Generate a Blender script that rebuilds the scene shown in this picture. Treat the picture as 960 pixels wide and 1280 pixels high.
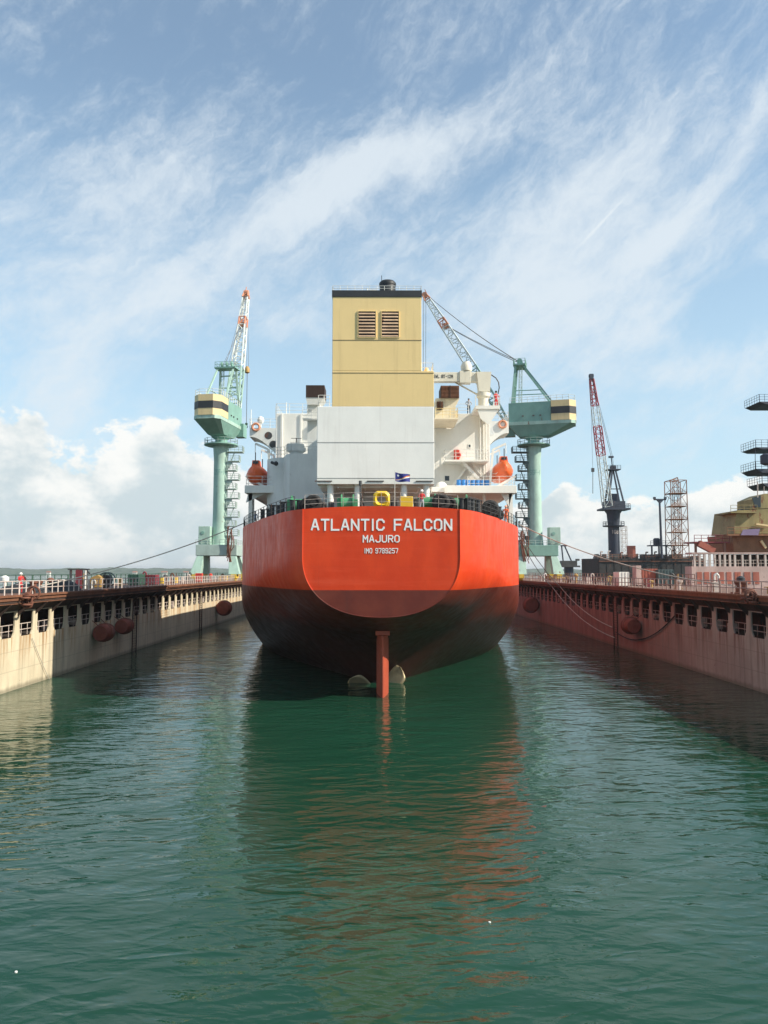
import bpy, bmesh, math, random
from mathutils import Vector, Matrix, Euler, noise
random.seed(7)
R = math.radians
for o in list(bpy.data.objects): bpy.data.objects.remove(o, do_unlink=True)
scene = bpy.context.scene
COL = scene.collection

# ------------------------------------------------------------------ camera, sky, sun, exposure
CAMH = 9.5
cam_d = bpy.data.cameras.new('camera'); cam = bpy.data.objects.new('camera', cam_d); COL.objects.link(cam)
cam_d.sensor_fit = 'HORIZONTAL'; cam_d.sensor_width = 36; cam_d.lens = 36
cam_d.clip_start = 0.3; cam_d.clip_end = 60000
cam.location = (0, 0, CAMH)
cam.rotation_euler = (R(90 + 4.41), 0, R(-0.36))
scene.camera = cam
CR = Euler(cam.rotation_euler).to_matrix()
def ray(u, v):
    return CR @ Vector(((u - 480) / 960, (640 - v) / 960, -1))
def P(u, v, Y):
    d = ray(u, v); k = Y / d.y
    return Vector((d.x * k, Y, CAMH + d.z * k))
def PX(u, v, X):
    d = ray(u, v); k = X / d.x
    return Vector((X, d.y * k, CAMH + d.z * k))

SUN_EL = R(37); SUN_AZ = R(108)           # azimuth clockwise from +Y
sdir = Vector((math.sin(SUN_AZ) * math.cos(SUN_EL), math.cos(SUN_AZ) * math.cos(SUN_EL), math.sin(SUN_EL)))
sun_d = bpy.data.lights.new('sun', 'SUN'); sun = bpy.data.objects.new('sun', sun_d); COL.objects.link(sun)
sun_d.energy = 5.0; sun_d.angle = R(0.5); sun_d.color = (1.0, 0.91, 0.77)
sun.rotation_euler = sdir.to_track_quat('Z', 'Y').to_euler()
sun.location = (80, -30, 90)
scene.view_settings.view_transform = 'Standard'; scene.view_settings.look = 'None'
scene.view_settings.exposure = 0.42; scene.view_settings.gamma = 1.0
scene.view_settings.use_curve_mapping = False

world = bpy.data.worlds.new('World'); scene.world = world; world.use_nodes = True
wt = world.node_tree; WN = wt.nodes; WL = wt.links; WN.clear()
def wn(t, **k):
    n = WN.new(t)
    for a, b in k.items(): setattr(n, a, b)
    return n
def wmath(op, a, b=None, c=None, clamp=False):
    n = wn('ShaderNodeMath', operation=op, use_clamp=clamp)
    for i, x in enumerate((a, b, c)):
        if x is None: continue
        if hasattr(x, 'is_linked') or hasattr(x, 'links'): WL.new(x, n.inputs[i])
        else: n.inputs[i].default_value = x
    return n.outputs[0]
def build_sky():
    out = wn('ShaderNodeOutputWorld'); bg = wn('ShaderNodeBackground'); bg.inputs[1].default_value = SKY_STRENGTH
    sky = wn('ShaderNodeTexSky', sky_type='NISHITA'); sky.sun_disc = False
    sky.sun_elevation = SUN_EL; sky.sun_rotation = SUN_AZ
    sky.air_density = 1.0; sky.dust_density = 0.6; sky.ozone_density = 1.5; sky.altitude = 0
    tc = wn('ShaderNodeTexCoord'); sep = wn('ShaderNodeSeparateXYZ'); WL.new(tc.outputs['Generated'], sep.inputs[0])
    az = wmath('ARCTAN2', sep.outputs[0], sep.outputs[1])
    el = wmath('ARCSINE', sep.outputs[2])
    cmb = wn('ShaderNodeCombineXYZ'); WL.new(az, cmb.inputs[0]); WL.new(el, cmb.inputs[1])
    # gentle warp so that no cloud edge is smooth
    nz = wn('ShaderNodeTexNoise'); nz.inputs['Scale'].default_value = 5; nz.inputs['Detail'].default_value = 8; nz.inputs['Roughness'].default_value = .62
    WL.new(cmb.outputs[0], nz.inputs['Vector'])
    sub = wn('ShaderNodeVectorMath', operation='SUBTRACT'); WL.new(nz.outputs['Color'], sub.inputs[0]); sub.inputs[1].default_value = (.5, .5, .5)
    scl = wn('ShaderNodeVectorMath', operation='SCALE'); WL.new(sub.outputs[0], scl.inputs[0]); scl.inputs['Scale'].default_value = .09
    wrp = wn('ShaderNodeVectorMath', operation='ADD'); WL.new(cmb.outputs[0], wrp.inputs[0]); WL.new(scl.outputs[0], wrp.inputs[1])
    UV = cmb.outputs[0]; WUV = wrp.outputs[0]
    def azel(u, v):
        d = ray(u, v).normalized(); return (math.atan2(d.x, d.y), math.asin(d.z))
    def blob(src, u0, v0, u1, v1, width):
        a = azel(u0, v0); b = azel(u1, v1)
        cx, cy = (a[0] + b[0]) / 2, (a[1] + b[1]) / 2
        ln = max(math.hypot(b[0] - a[0], b[1] - a[1]) / 2, .01); ang = math.atan2(b[1] - a[1], b[0] - a[0])
        m = wn('ShaderNodeMapping', vector_type='TEXTURE')
        m.inputs['Location'].default_value = (cx, cy, 0); m.inputs['Rotation'].default_value = (0, 0, ang)
        m.inputs['Scale'].default_value = (ln, width / 960, 1)
        WL.new(src, m.inputs['Vector'])
        d = wn('ShaderNodeVectorMath', operation='DOT_PRODUCT'); WL.new(m.outputs[0], d.inputs[0]); WL.new(m.outputs[0], d.inputs[1])
        return wmath('EXPONENT', wmath('MULTIPLY', d.outputs['Value'], -1.0))
    def field(src, blobs):
        acc = None
        for (u0, v0, u1, v1, w, g) in blobs:
            x = wmath('MULTIPLY', blob(src, u0, v0, u1, v1, w), g)
            acc = x if acc is None else wmath('ADD', acc, x)
        return acc
    def nse(src, scale, sx, sy, ang, detail=8, rough=.6, dist=0):
        m = wn('ShaderNodeMapping'); m.inputs['Rotation'].default_value = (0, 0, -ang); m.inputs['Scale'].default_value = (sx, sy, 1)
        rot = wn('ShaderNodeMapping'); rot.inputs['Rotation'].default_value = (0, 0, -ang)
        WL.new(src, rot.inputs['Vector']); m.inputs['Rotation'].default_value = (0, 0, 0); WL.new(rot.outputs[0], m.inputs['Vector'])
        n = wn('ShaderNodeTexNoise'); n.inputs['Scale'].default_value = scale; n.inputs['Detail'].default_value = detail
        n.inputs['Roughness'].default_value = rough; n.inputs['Distortion'].default_value = dist
        WL.new(m.outputs[0], n.inputs['Vector']); return n.outputs['Fac']
    # high thin cloud
    streak = nse(WUV, 2.6, 1.0, 3.2, R(30), 10, .6, .5)
    fine = nse(WUV, 9, 1.0, 3.4, R(40), 12, .74, .15); mott = nse(WUV, 24, 1.0, 1.7, R(30), 8, .7, .2)
    soft = nse(UV, 2.2, 1, 1.5, R(20), 4, .5)
    base = wmath('ADD', wmath('MULTIPLY', streak, 1.1), wmath('ADD', wmath('MULTIPLY', soft, .45), wmath('ADD', wmath('MULTIPLY', fine, .85), wmath('MULTIPLY', wmath('SUBTRACT', mott, .5), .8))))
    cir = [(150, 400, 330, 300, 26, .55), (320, 290, 480, 205, 34, .6), (420, 220, 600, 150, 40, .5),
           (770, 340, 915, 210, 12, .5), (560, 400, 780, 330, 50, .3), (640, 300, 900, 130, 60, .25),
           (40, 440, 130, 480, 90, .35), (0, 250, 300, 230, 120, .28), (300, 420, 410, 400, 24, .35),
           (930, 130, 950, 145, 22, .45), (560, 330, 960, 330, 120, .30), (600, 430, 800, 400, 60, .15), (860, 400, 960, 390, 30, -.4),
           (800, 470, 960, 440, 16, .3),(900,390,1000,350,40,-.55),
           (60, 60, 500, 60, 90, -.2), (220, 340, 300, 330, 24, -.35), (240, 470, 400, 440, 50, -.35), (300, 500, 420, 520, 40, -.25),
           (560, 230, 640, 200, 26, -.2), (700, 60, 960, 60, 70, -.08)]
    cf = wmath('ADD', base, field(WUV, cir))
    mr = wn('ShaderNodeMapRange', interpolation_type='SMOOTHSTEP'); WL.new(cf, mr.inputs['Value'])
    mr.inputs['From Min'].default_value = .95; mr.inputs['From Max'].default_value = 1.85; mr.inputs['To Min'].default_value = 0.12; mr.inputs['To Max'].default_value = .88
    # thin contrail
    trail = wmath('MULTIPLY', blob(UV, 728, 304, 778, 250, 1.6), .3)
    cirm = wmath('ADD', mr.outputs[0], trail, clamp=True)
    hz = wn('ShaderNodeMapRange', interpolation_type='SMOOTHSTEP'); WL.new(el, hz.inputs['Value'])   # paler air low down
    hz.inputs['From Min'].default_value = .62; hz.inputs['From Max'].default_value = .02; hz.inputs['To Min'].default_value = 0; hz.inputs['To Max'].default_value = .72
    c1 = wn('ShaderNodeMix', data_type='RGBA'); WL.new(hz.outputs[0], c1.inputs[0]); 
    tint = wn('ShaderNodeMix', data_type='RGBA', blend_type='MULTIPLY'); tint.inputs[0].default_value = 1; WL.new(sky.outputs[0], tint.inputs[6]); tint.inputs[7].default_value = SKY_TINT
    WL.new(tint.outputs[2], c1.inputs[6]); c1.inputs[7].default_value = AIR_COL
    c2 = wn('ShaderNodeMix', data_type='RGBA'); WL.new(cirm, c2.inputs[0]); WL.new(c1.outputs[2], c2.inputs[6]); c2.inputs[7].default_value = CIRRUS_COL
    # cumulus along the horizon
    puff = nse(UV, 13, 1, 1.4, 0, 14, .62, .1); puff2 = nse(UV, 4.5, 1, 2.0, 0, 6, .55, .1)
    cum = [(-250, 640, 120, 640, 125, 1.0), (120, 640, 300, 640, 120, .85), (180, 540, 220, 560, 34, .25), (20, 530, 60, 540, 30, .2),
           (300, 640, 560, 650, 90, .9), (620, 680, 820, 695, 74, .8), (680, 625, 705, 640, 40, .4), (820, 660, 1100, 655, 66, .8), (760, 640, 960, 640, 34, .2), (1100, 660, 1500, 640, 90, .8), (-700, 650, -200, 640, 100, .8)]
    q = wmath('ADD', field(UV, cum), wmath('ADD', wmath('MULTIPLY', wmath('SUBTRACT', puff, .5), .95), wmath('MULTIPLY', wmath('SUBTRACT', puff2, .5), .7)))
    cm = wn('ShaderNodeMapRange', interpolation_type='SMOOTHSTEP'); WL.new(q, cm.inputs['Value'])
    cm.inputs['From Min'].default_value = .43; cm.inputs['From Max'].default_value = .525; cm.inputs['To Min'].default_value = 0; cm.inputs['To Max'].default_value = .93
    edge = wn('ShaderNodeMapRange', interpolation_type='SMOOTHSTEP'); WL.new(wmath('ADD', q, wmath('MULTIPLY', wmath('SUBTRACT', puff, .5), -2.6)), edge.inputs['Value'])
    edge.inputs['From Min'].default_value = .46; edge.inputs['From Max'].default_value = 1.0; edge.inputs['To Min'].default_value = 0; edge.inputs['To Max'].default_value = .95
    cc = wn('ShaderNodeMix', data_type='RGBA'); WL.new(edge.outputs[0], cc.inputs[0]); cc.inputs[6].default_value = CUM_LIT; cc.inputs[7].default_value = CUM_DIM
    c3 = wn('ShaderNodeMix', data_type='RGBA'); WL.new(cm.outputs[0], c3.inputs[0]); WL.new(c2.outputs[2], c3.inputs[6]); WL.new(cc.outputs[2], c3.inputs[7])
    WL.new(c3.outputs[2], bg.inputs[0]); WL.new(bg.outputs[0], out.inputs[0])
SKY_STRENGTH = 0.12
SKY_TINT = (1.08, 1.22, 1.15, 1)
AIR_COL = (3.5, 4.9, 5.9, 1)
CIRRUS_COL = (4.9, 5.4, 5.8, 1)
CUM_LIT = (6.4, 6.35, 6.1, 1)
CUM_DIM = (3.8, 4.45, 4.7, 1)
build_sky()

# ------------------------------------------------------------------ materials
def new_mat(name):
    m = bpy.data.materials.new(name); m.use_nodes = True
    nt = m.node_tree; b = nt.nodes['Principled BSDF']; return m, nt, b
def N(nt, t, **k):
    n = nt.nodes.new(t)
    for a, b in k.items(): setattr(n, a, b)
    return n
def mixc(nt, fac, a, b, bt='MIX'):
    n = N(nt, 'ShaderNodeMix', data_type='RGBA', blend_type=bt)
    for i, x in ((0, fac), (6, a), (7, b)):
        if hasattr(x, 'links'): nt.links.new(x, n.inputs[i])
        elif i == 0: n.inputs[0].default_value = x
        else: n.inputs[i].default_value = (*x[:3], 1)
    return n.outputs[2]
def tnoise(nt, scale, mapping=(1, 1, 1), detail=6, rough=.6, loc=(0, 0, 0)):
    g = N(nt, 'ShaderNodeNewGeometry'); m = N(nt, 'ShaderNodeMapping'); m.inputs['Scale'].default_value = mapping; m.inputs['Location'].default_value = loc
    nt.links.new(g.outputs['Position'], m.inputs['Vector'])
    n = N(nt, 'ShaderNodeTexNoise'); n.inputs['Scale'].default_value = scale; n.inputs['Detail'].default_value = detail; n.inputs['Roughness'].default_value = rough
    nt.links.new(m.outputs[0], n.inputs['Vector']); return n.outputs['Fac']
def ramp(nt, src, a, b, lo=0., hi=1.):
    n = N(nt, 'ShaderNodeMapRange', interpolation_type='SMOOTHSTEP'); nt.links.new(src, n.inputs['Value'])
    n.inputs['From Min'].default_value = a; n.inputs['From Max'].default_value = b; n.inputs['To Min'].default_value = lo; n.inputs['To Max'].default_value = hi
    return n.outputs[0]
def mth(nt, op, a, b=None, clamp=False):
    n = N(nt, 'ShaderNodeMath', operation=op, use_clamp=clamp)
    for i, x in enumerate((a, b)):
        if x is None: continue
        if hasattr(x, 'links'): nt.links.new(x, n.inputs[i])
        else: n.inputs[i].default_value = x
    return n.outputs[0]
RUST = (.16, .05, .018)
def paint(name, col, rough=.5, var=.18, rust=.0, streak=0., metal=0., vscale=.6, seams=0., rustcol=RUST, spec=.5, rl=(0,0,0)):
    m, nt, b = new_mat(name)
    c = mixc(nt, ramp(nt, tnoise(nt, vscale, (1, 1, .6)), .3, .7), tuple(x * (1 - var) for x in col), tuple(min(1, x * (1 + var * .6)) for x in col))
    fine = tnoise(nt, 6, (1, 1, .5), 5)
    c = mixc(nt, ramp(nt, fine, .35, .7, 0, var * .8), c, tuple(x * .75 for x in col))
    if streak:
        s = tnoise(nt, 2.2, (1, 1, .06), 5, .65)
        c = mixc(nt, ramp(nt, s, .52, .72, 0, streak), c, tuple(x * .45 + y * .5 for x, y in zip(col, rustcol)))
    if rust:
        r = tnoise(nt, 1.3, (1, 1, .35), 9, .72, rl)
        c = mixc(nt, ramp(nt, r, .66 - rust * .28, .72 - rust * .2), c, rustcol)
    if seams:
        g = N(nt, 'ShaderNodeNewGeometry'); sp = N(nt, 'ShaderNodeSeparateXYZ'); nt.links.new(g.outputs['Position'], sp.inputs[0])
        fr = mth(nt, 'FRACT', mth(nt, 'MULTIPLY', sp.outputs[2], 1 / seams)); ln = mth(nt, 'LESS_THAN', fr, .03 / seams)
        c = mixc(nt, mth(nt, 'MULTIPLY', ln, .35), c, tuple(x * .5 for x in col))
    nt.links.new(c, b.inputs['Base Color'])
    b.inputs['Metallic'].default_value = metal; b.inputs['Specular IOR Level'].default_value = spec
    nt.links.new(ramp(nt, fine, .2, .8, max(.05, rough - .1), min(1, rough + .15)), b.inputs['Roughness'])
    bp = N(nt, 'ShaderNodeBump'); bp.inputs['Strength'].default_value = .35; bp.inputs['Distance'].default_value = .03
    nt.links.new(tnoise(nt, 1.1, (1, 1, 1), 4), bp.inputs['Height']); nt.links.new(bp.outputs[0], b.inputs['Normal'])
    return m
M = {}
M['white'] = paint('white_paint', (.80, .79, .73), .45, .06, .0, .10)
M['casing'] = paint('casing_white', (.86, .85, .80), .5, .04, .0, .16)
M['greywhite'] = paint('deckhouse_white', (.70, .71, .68), .5, .07, .06, .12)
M['yellow'] = paint('funnel_buff', (.82, .61, .28), .5, .03, .0, .25, rustcol=(.35, .22, .10))
M['black'] = paint('black_paint', (.025, .027, .03), .5, .2)
M['darkgrey'] = paint('dark_grey_steel', (.07, .07, .07), .55, .3, .25)
M['louvre'] = paint('rusty_louvre', (.22, .10, .055), .7, .3, .5)
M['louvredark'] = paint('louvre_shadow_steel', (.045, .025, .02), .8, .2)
M['mint'] = paint('mint_green_paint', (.36, .52, .44), .5, .15, .14, .40)
M['green'] = paint('crane_house_green', (.20, .37, .31), .5, .12, .05, .15)
M['cream'] = paint('cream_paint', (.76, .58, .30), .5, .08, .06, .2)
M['jibwhite'] = paint('jib_white', (.72, .76, .72), .5, .1, .15)
M['orangejib'] = paint('jib_orange', (.66, .28, .16), .5, .15, .1)
M['rust'] = paint('rust_brown', (.17, .065, .04), .8, .35, .3)
M['rustbeam'] = paint('rusty_beam', (.19, .08, .042), .75, .3, .3, .2)
M['deck'] = paint('dock_deck', (.16, .09, .065), .85, .35, .3)
M['rail'] = paint('rail_paint', (.55, .47, .42), .6, .2, .35)
M['railfaded'] = paint('rail_faded', (.36, .27, .24), .6, .25, .4)
M['railwhite'] = paint('rail_white', (.70, .70, .66), .5, .1, .1)
M['railrust'] = paint('rail_rust', (.24, .12, .08), .7, .3, .3)
M['boat'] = paint('lifeboat_orange', (.80, .13, .03), .35, .1)
M['winch'] = paint('winch_green', (.06, .26, .12), .5, .2, .1)
M['brightyellow'] = paint('bright_yellow', (.80, .52, .03), .45, .1)
M['bogie'] = paint('bogie_yellow', (.70, .48, .05), .5, .2, .3)
M['drum'] = paint('drum_blue', (.02, .18, .50), .4, .15)
M['rubber'] = paint('black_rubber', (.02, .02, .02), .8, .2)
M['fender'] = paint('fender_rust', (.22, .055, .035), .85, .35, .2)
M['rope'] = paint('rope_fibre', (.50, .47, .40), .9, .2)
M['wire'] = paint('wire_rope', (.10, .10, .10), .6, .2)
M['redpaint'] = paint('red_paint', (.60, .05, .03), .5, .1, .1)
M['bronze'] = paint('propeller_bronze', (.36, .30, .18), .4, .25, .1, metal=.5)
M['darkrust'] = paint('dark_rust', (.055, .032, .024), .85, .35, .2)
M['pink'] = paint('faded_pink_paint', (.52, .37, .33), .7, .2, .2, .3)
M['pinkred'] = paint('faded_red_panel', (.40, .12, .08), .75, .25, .3)
M['olive'] = paint('olive_yellow_paint', (.27, .22, .09), .65, .25, .3, .3)
M['brown'] = paint('brown_primer', (.24, .11, .05), .7, .25, .3, .25)
M['navy'] = paint('dark_navy_paint', (.035, .045, .07), .55, .25, .15)
M['darkhull'] = paint('black_hull', (.028, .025, .025), .7, .3, .3)
M['tarp'] = paint('dark_tarpaulin', (.025, .03, .035), .8, .3)
M['tan'] = paint('tan_paint', (.42, .26, .08), .6, .2, .2)
M['greenbox'] = paint('dark_green_box', (.03, .09, .06), .6, .2, .2)
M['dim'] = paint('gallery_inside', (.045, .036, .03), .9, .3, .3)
M['lampglass'] = paint('lamp_glass', (.8, .8, .75), .3, .05)
M['glass'] = paint('window_glass', (.03, .04, .05), .1, .1)
M['skin'] = paint('skin', (.36, .20, .13), .6, .05)
M['grey_cloth'] = paint('grey_shirt', (.34, .36, .40), .9, .1)
M['black_cloth'] = paint('black_trousers', (.02, .02, .025), .9, .1)
M['red_cloth'] = paint('red_coverall', (.60, .05, .05), .9, .1)
M['orange_cloth'] = paint('orange_coverall', (.80, .16, .06), .9, .1)
M['blue_cloth'] = paint('pale_blue_coverall', (.36, .42, .55), .9, .1)
M['hair'] = paint('hair', (.02, .015, .012), .9, .1)
M['wall_house'] = paint('shore_wall', (.6, .58, .52), .8, .1)
M['roof_house'] = paint('shore_roof', (.28, .13, .09), .8, .1)
M['flagblue'] = paint('flag_blue', (.02, .03, .20), .8, .1)
M['flagwhite'] = paint('flag_white', (.75, .75, .75), .8, .05)
M['flagorange'] = paint('flag_orange', (.70, .22, .04), .8, .05)
M['maroon'] = paint('maroon_red', (.20, .03, .04), .6, .2, .2)

def hull_mat():
    m, nt, b = new_mat('hull_paint')
    g = N(nt, 'ShaderNodeNewGeometry'); sp = N(nt, 'ShaderNodeSeparateXYZ'); nt.links.new(g.outputs['Position'], sp.inputs[0])
    top = mixc(nt, ramp(nt, tnoise(nt, .5, (1, 1, .5)), .35, .7), (.60, .045, .008), (.70, .062, .012))
    # long horizontal roller marks and faint plate seams
    top = mixc(nt, ramp(nt, tnoise(nt, 1.0, (.12, .12, 2.2), 6, .65), .5, .75, 0, .35), top, (.74, .11, .05))
    top = mixc(nt, ramp(nt, tnoise(nt, 2.4, (1, 1, .07), 6, .7), .55, .78, 0, .35), top, (.40, .05, .025))
    top = mixc(nt, ramp(nt, tnoise(nt, 1.2, (1, 1, .35), 8, .75, (9, 3, 4)), .68, .76, 0, .35), top, (.62, .20, .13))
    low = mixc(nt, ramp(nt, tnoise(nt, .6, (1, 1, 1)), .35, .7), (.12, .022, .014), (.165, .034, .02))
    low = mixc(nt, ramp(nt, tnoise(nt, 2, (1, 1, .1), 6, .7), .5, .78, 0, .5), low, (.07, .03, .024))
    # underside shade painted into the low antifouling colour, with a noisy upper edge
    shade_z = mth(nt, 'ADD', sp.outputs[2], mth(nt, 'MULTIPLY', tnoise(nt, .7, (1, 1, .3), 7, .7), 2.2))
    low = mixc(nt, ramp(nt, shade_z, 7.2, 5.6, 0, .8), low, (.03, .016, .012))
    zz = mth(nt, 'ADD', sp.outputs[2], mth(nt, 'MULTIPLY', tnoise(nt, 3, (1, 1, 1), 3), .02))
    f = ramp(nt, zz, 8.14, 8.19)
    c = mixc(nt, f, low, top)
    for (sc, w) in ((2.45, .018),):
        fr = mth(nt, 'FRACT', mth(nt, 'MULTIPLY', sp.outputs[2], 1 / sc)); ln = mth(nt, 'LESS_THAN', fr, w / sc)
        c = mixc(nt, mth(nt, 'MULTIPLY', ln, .22), c, (.25, .03, .02))
        fy = mth(nt, 'FRACT', mth(nt, 'MULTIPLY', sp.outputs[1], 1 / 8.2)); ly = mth(nt, 'LESS_THAN', fy, .05 / 8.2)
        c = mixc(nt, mth(nt, 'MULTIPLY', ly, .3), c, (.25, .03, .02))
    nt.links.new(c, b.inputs['Base Color']); b.inputs['Specular IOR Level'].default_value = .28
    nt.links.new(ramp(nt, tnoise(nt, 1.4, (1, 1, .4), 6), .3, .7, .36, .56), b.inputs['Roughness'])
    bp = N(nt, 'ShaderNodeBump'); bp.inputs['Strength'].default_value = .5; bp.inputs['Distance'].default_value = .05
    fr_ = mth(nt, 'MULTIPLY', mth(nt, 'SINE', mth(nt, 'MULTIPLY', mth(nt, 'ADD', sp.outputs[1], mth(nt, 'MULTIPLY', sp.outputs[0], .9)), 2 * math.pi / 1.6)), .10)
    nt.links.new(mth(nt, 'ADD', tnoise(nt, .55, (1, 1, 1), 3), mth(nt, 'ADD', fr_, mth(nt, 'MULTIPLY', tnoise(nt, 2.0, (1, 1, 1), 3), .25))), bp.inputs['Height']); nt.links.new(bp.outputs[0], b.inputs['Normal'])
    return m
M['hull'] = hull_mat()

def dock_mat(name, base, dark, rustc, pinkish=0):
    m, nt, b = new_mat(name)
    g = N(nt, 'ShaderNodeNewGeometry'); sp = N(nt, 'ShaderNodeSeparateXYZ'); nt.links.new(g.outputs['Position'], sp.inputs[0])
    c = mixc(nt, ramp(nt, tnoise(nt, .35, (1, 1, .6), 6), .3, .7), dark, base)
    if pinkish:      # fouled red further forward, greyer scrubbed plate aft
        yy = mth(nt, 'ADD', sp.outputs[1], mth(nt, 'MULTIPLY', tnoise(nt, .12, (1, 1, 1), 4), 26))
        c = mixc(nt, ramp(nt, yy, 72, 112), c, mixc(nt, ramp(nt, tnoise(nt, .5, (1, 1, .4), 6), .3, .7), (.22, .105, .085), (.34, .17, .135)))
    c = mixc(nt, ramp(nt, tnoise(nt, 1.6, (1, 1, .05), 7, .7), .46, .68, 0, .75), c, tuple(x * .5 for x in base))
    # rust runs hanging below every opening
    ph = mth(nt, 'FRACT', mth(nt, 'DIVIDE', mth(nt, 'ADD', sp.outputs[1], 1000 * 3.25 - DOCK_Y0), 3.25))
    d = mth(nt, 'ABSOLUTE', mth(nt, 'SUBTRACT', ph, .5))
    under = ramp(nt, d, .42, .28)
    hgt = ramp(nt, sp.outputs[2], 1.2, 4.3)
    run = ramp(nt, tnoise(nt, 3.2, (1, 1, .05), 7, .72), .42, .62)
    inf = mth(nt, 'MULTIPLY', mth(nt, 'MULTIPLY', under, hgt), run)
    below = mth(nt, 'LESS_THAN', sp.outputs[2], 4.25)
    c = mixc(nt, mth(nt, 'MULTIPLY', mth(nt, 'MULTIPLY', inf, below), .85), c, rustc)
    c = mixc(nt, ramp(nt, tnoise(nt, 1.5, (1, 1, .8), 9, .75), .64, .70, 0, .8), c, tuple(x * .6 for x in rustc))
    # weld seams and the wet tide band
    for z0 in (1.55, 3.1):
        ln = ramp(nt, mth(nt, 'ABSOLUTE', mth(nt, 'SUBTRACT', sp.outputs[2], z0)), .05, .02, 0, .35)
        c = mixc(nt, ln, c, tuple(x * .5 for x in dark))
    tide = ramp(nt, mth(nt, 'ADD', sp.outputs[2], mth(nt, 'MULTIPLY', tnoise(nt, 1.5, (1, 1, .3), 5), .5)), .75, .35)
    c = mixc(nt, mth(nt, 'MULTIPLY', tide, .6), c, (.10, .09, .06))
    nt.links.new(c, b.inputs['Base Color']); b.inputs['Roughness'].default_value = .75
    bp = N(nt, 'ShaderNodeBump'); bp.inputs['Strength'].default_value = .5; bp.inputs['Distance'].default_value = .06
    nt.links.new(tnoise(nt, .8, (1, 1, 1), 5), bp.inputs['Height']); nt.links.new(bp.outputs[0], b.inputs['Normal'])
    return m
DOCK_Y0 = 17.4
M['dock_left'] = dock_mat('dock_cream_plate', (.66, .58, .42), (.52, .45, .32), (.34, .17, .05))
M['dock_right'] = dock_mat('dock_fouled_plate', (.43, .385, .33), (.32, .285, .245), (.15, .055, .04), 1)

def water_mat():
    m, nt, b = new_mat('harbour_water')
    c = mixc(nt, ramp(nt, tnoise(nt, .035, (1, 1, 1), 4), .3, .7), (.007, .042, .023), (.011, .054, .031))
    nt.links.new(c, b.inputs['Base Color'])
    b.inputs['Roughness'].default_value = .012; b.inputs['IOR'].default_value = 1.333
    def wave(scale, sx, ang, detail, rough, loc, ridged=False):
        g = N(nt, 'ShaderNodeNewGeometry'); r_ = N(nt, 'ShaderNodeMapping'); r_.inputs['Rotation'].default_value = (0, 0, R(ang)); nt.links.new(g.outputs['Position'], r_.inputs['Vector'])
        m_ = N(nt, 'ShaderNodeMapping'); m_.inputs['Scale'].default_value = (sx, 1, 1); m_.inputs['Location'].default_value = loc; nt.links.new(r_.outputs[0], m_.inputs['Vector'])
        n = N(nt, 'ShaderNodeTexNoise'); n.inputs['Scale'].default_value = scale; n.inputs['Detail'].default_value = detail; n.inputs['Roughness'].default_value = rough; n.inputs['Distortion'].default_value = .35
        nt.links.new(m_.outputs[0], n.inputs['Vector'])
        if not ridged: return n.outputs['Fac']
        return mth(nt, 'SUBTRACT', 1.0, mth(nt, 'MULTIPLY', mth(nt, 'ABSOLUTE', mth(nt, 'SUBTRACT', n.outputs['Fac'], .5)), 2.0))
    h1 = wave(.40, .55, -8, 2, .45, (0, 0, 0))
    h2 = mth(nt, 'ADD', mth(nt, 'MULTIPLY', wave(1.25, .42, 10, 3, .5, (5, 2, 0)), .7), mth(nt, 'MULTIPLY', wave(.95, .40, -14, 2, .5, (2, 7, 0), True), .55))
    h3 = wave(4.2, .5, 4, 3, .6, (1, 8, 0))
    calm = ramp(nt, tnoise(nt, .06, (1, .6, 1), 3), .35, .68, .55, 1.15)
    hh = mth(nt, 'ADD', mth(nt, 'MULTIPLY', h1, WAVE[0]), mth(nt, 'ADD', mth(nt, 'MULTIPLY', h2, WAVE[1]), mth(nt, 'MULTIPLY', h3, WAVE[2])))
    hh = mth(nt, 'MULTIPLY', hh, calm)
    bp = N(nt, 'ShaderNodeBump'); bp.inputs['Strength'].default_value = 1; bp.inputs['Distance'].default_value = 1.0
    nt.links.new(hh, bp.inputs['Height']); nt.links.new(bp.outputs[0], b.inputs['Normal'])
    return m
WAVE = (.16, .115, .011)
M['water'] = water_mat()
def hill_mat():
    m, nt, b = new_mat('wooded_hill')
    c = mixc(nt, ramp(nt, tnoise(nt, .05, (1, 1, 1), 8, .7), .35, .65), (.05, .075, .06), (.10, .13, .10))
    nt.links.new(c, b.inputs['Base Color']); b.inputs['Roughness'].default_value = .95; return m
M['hill'] = hill_mat()

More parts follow.
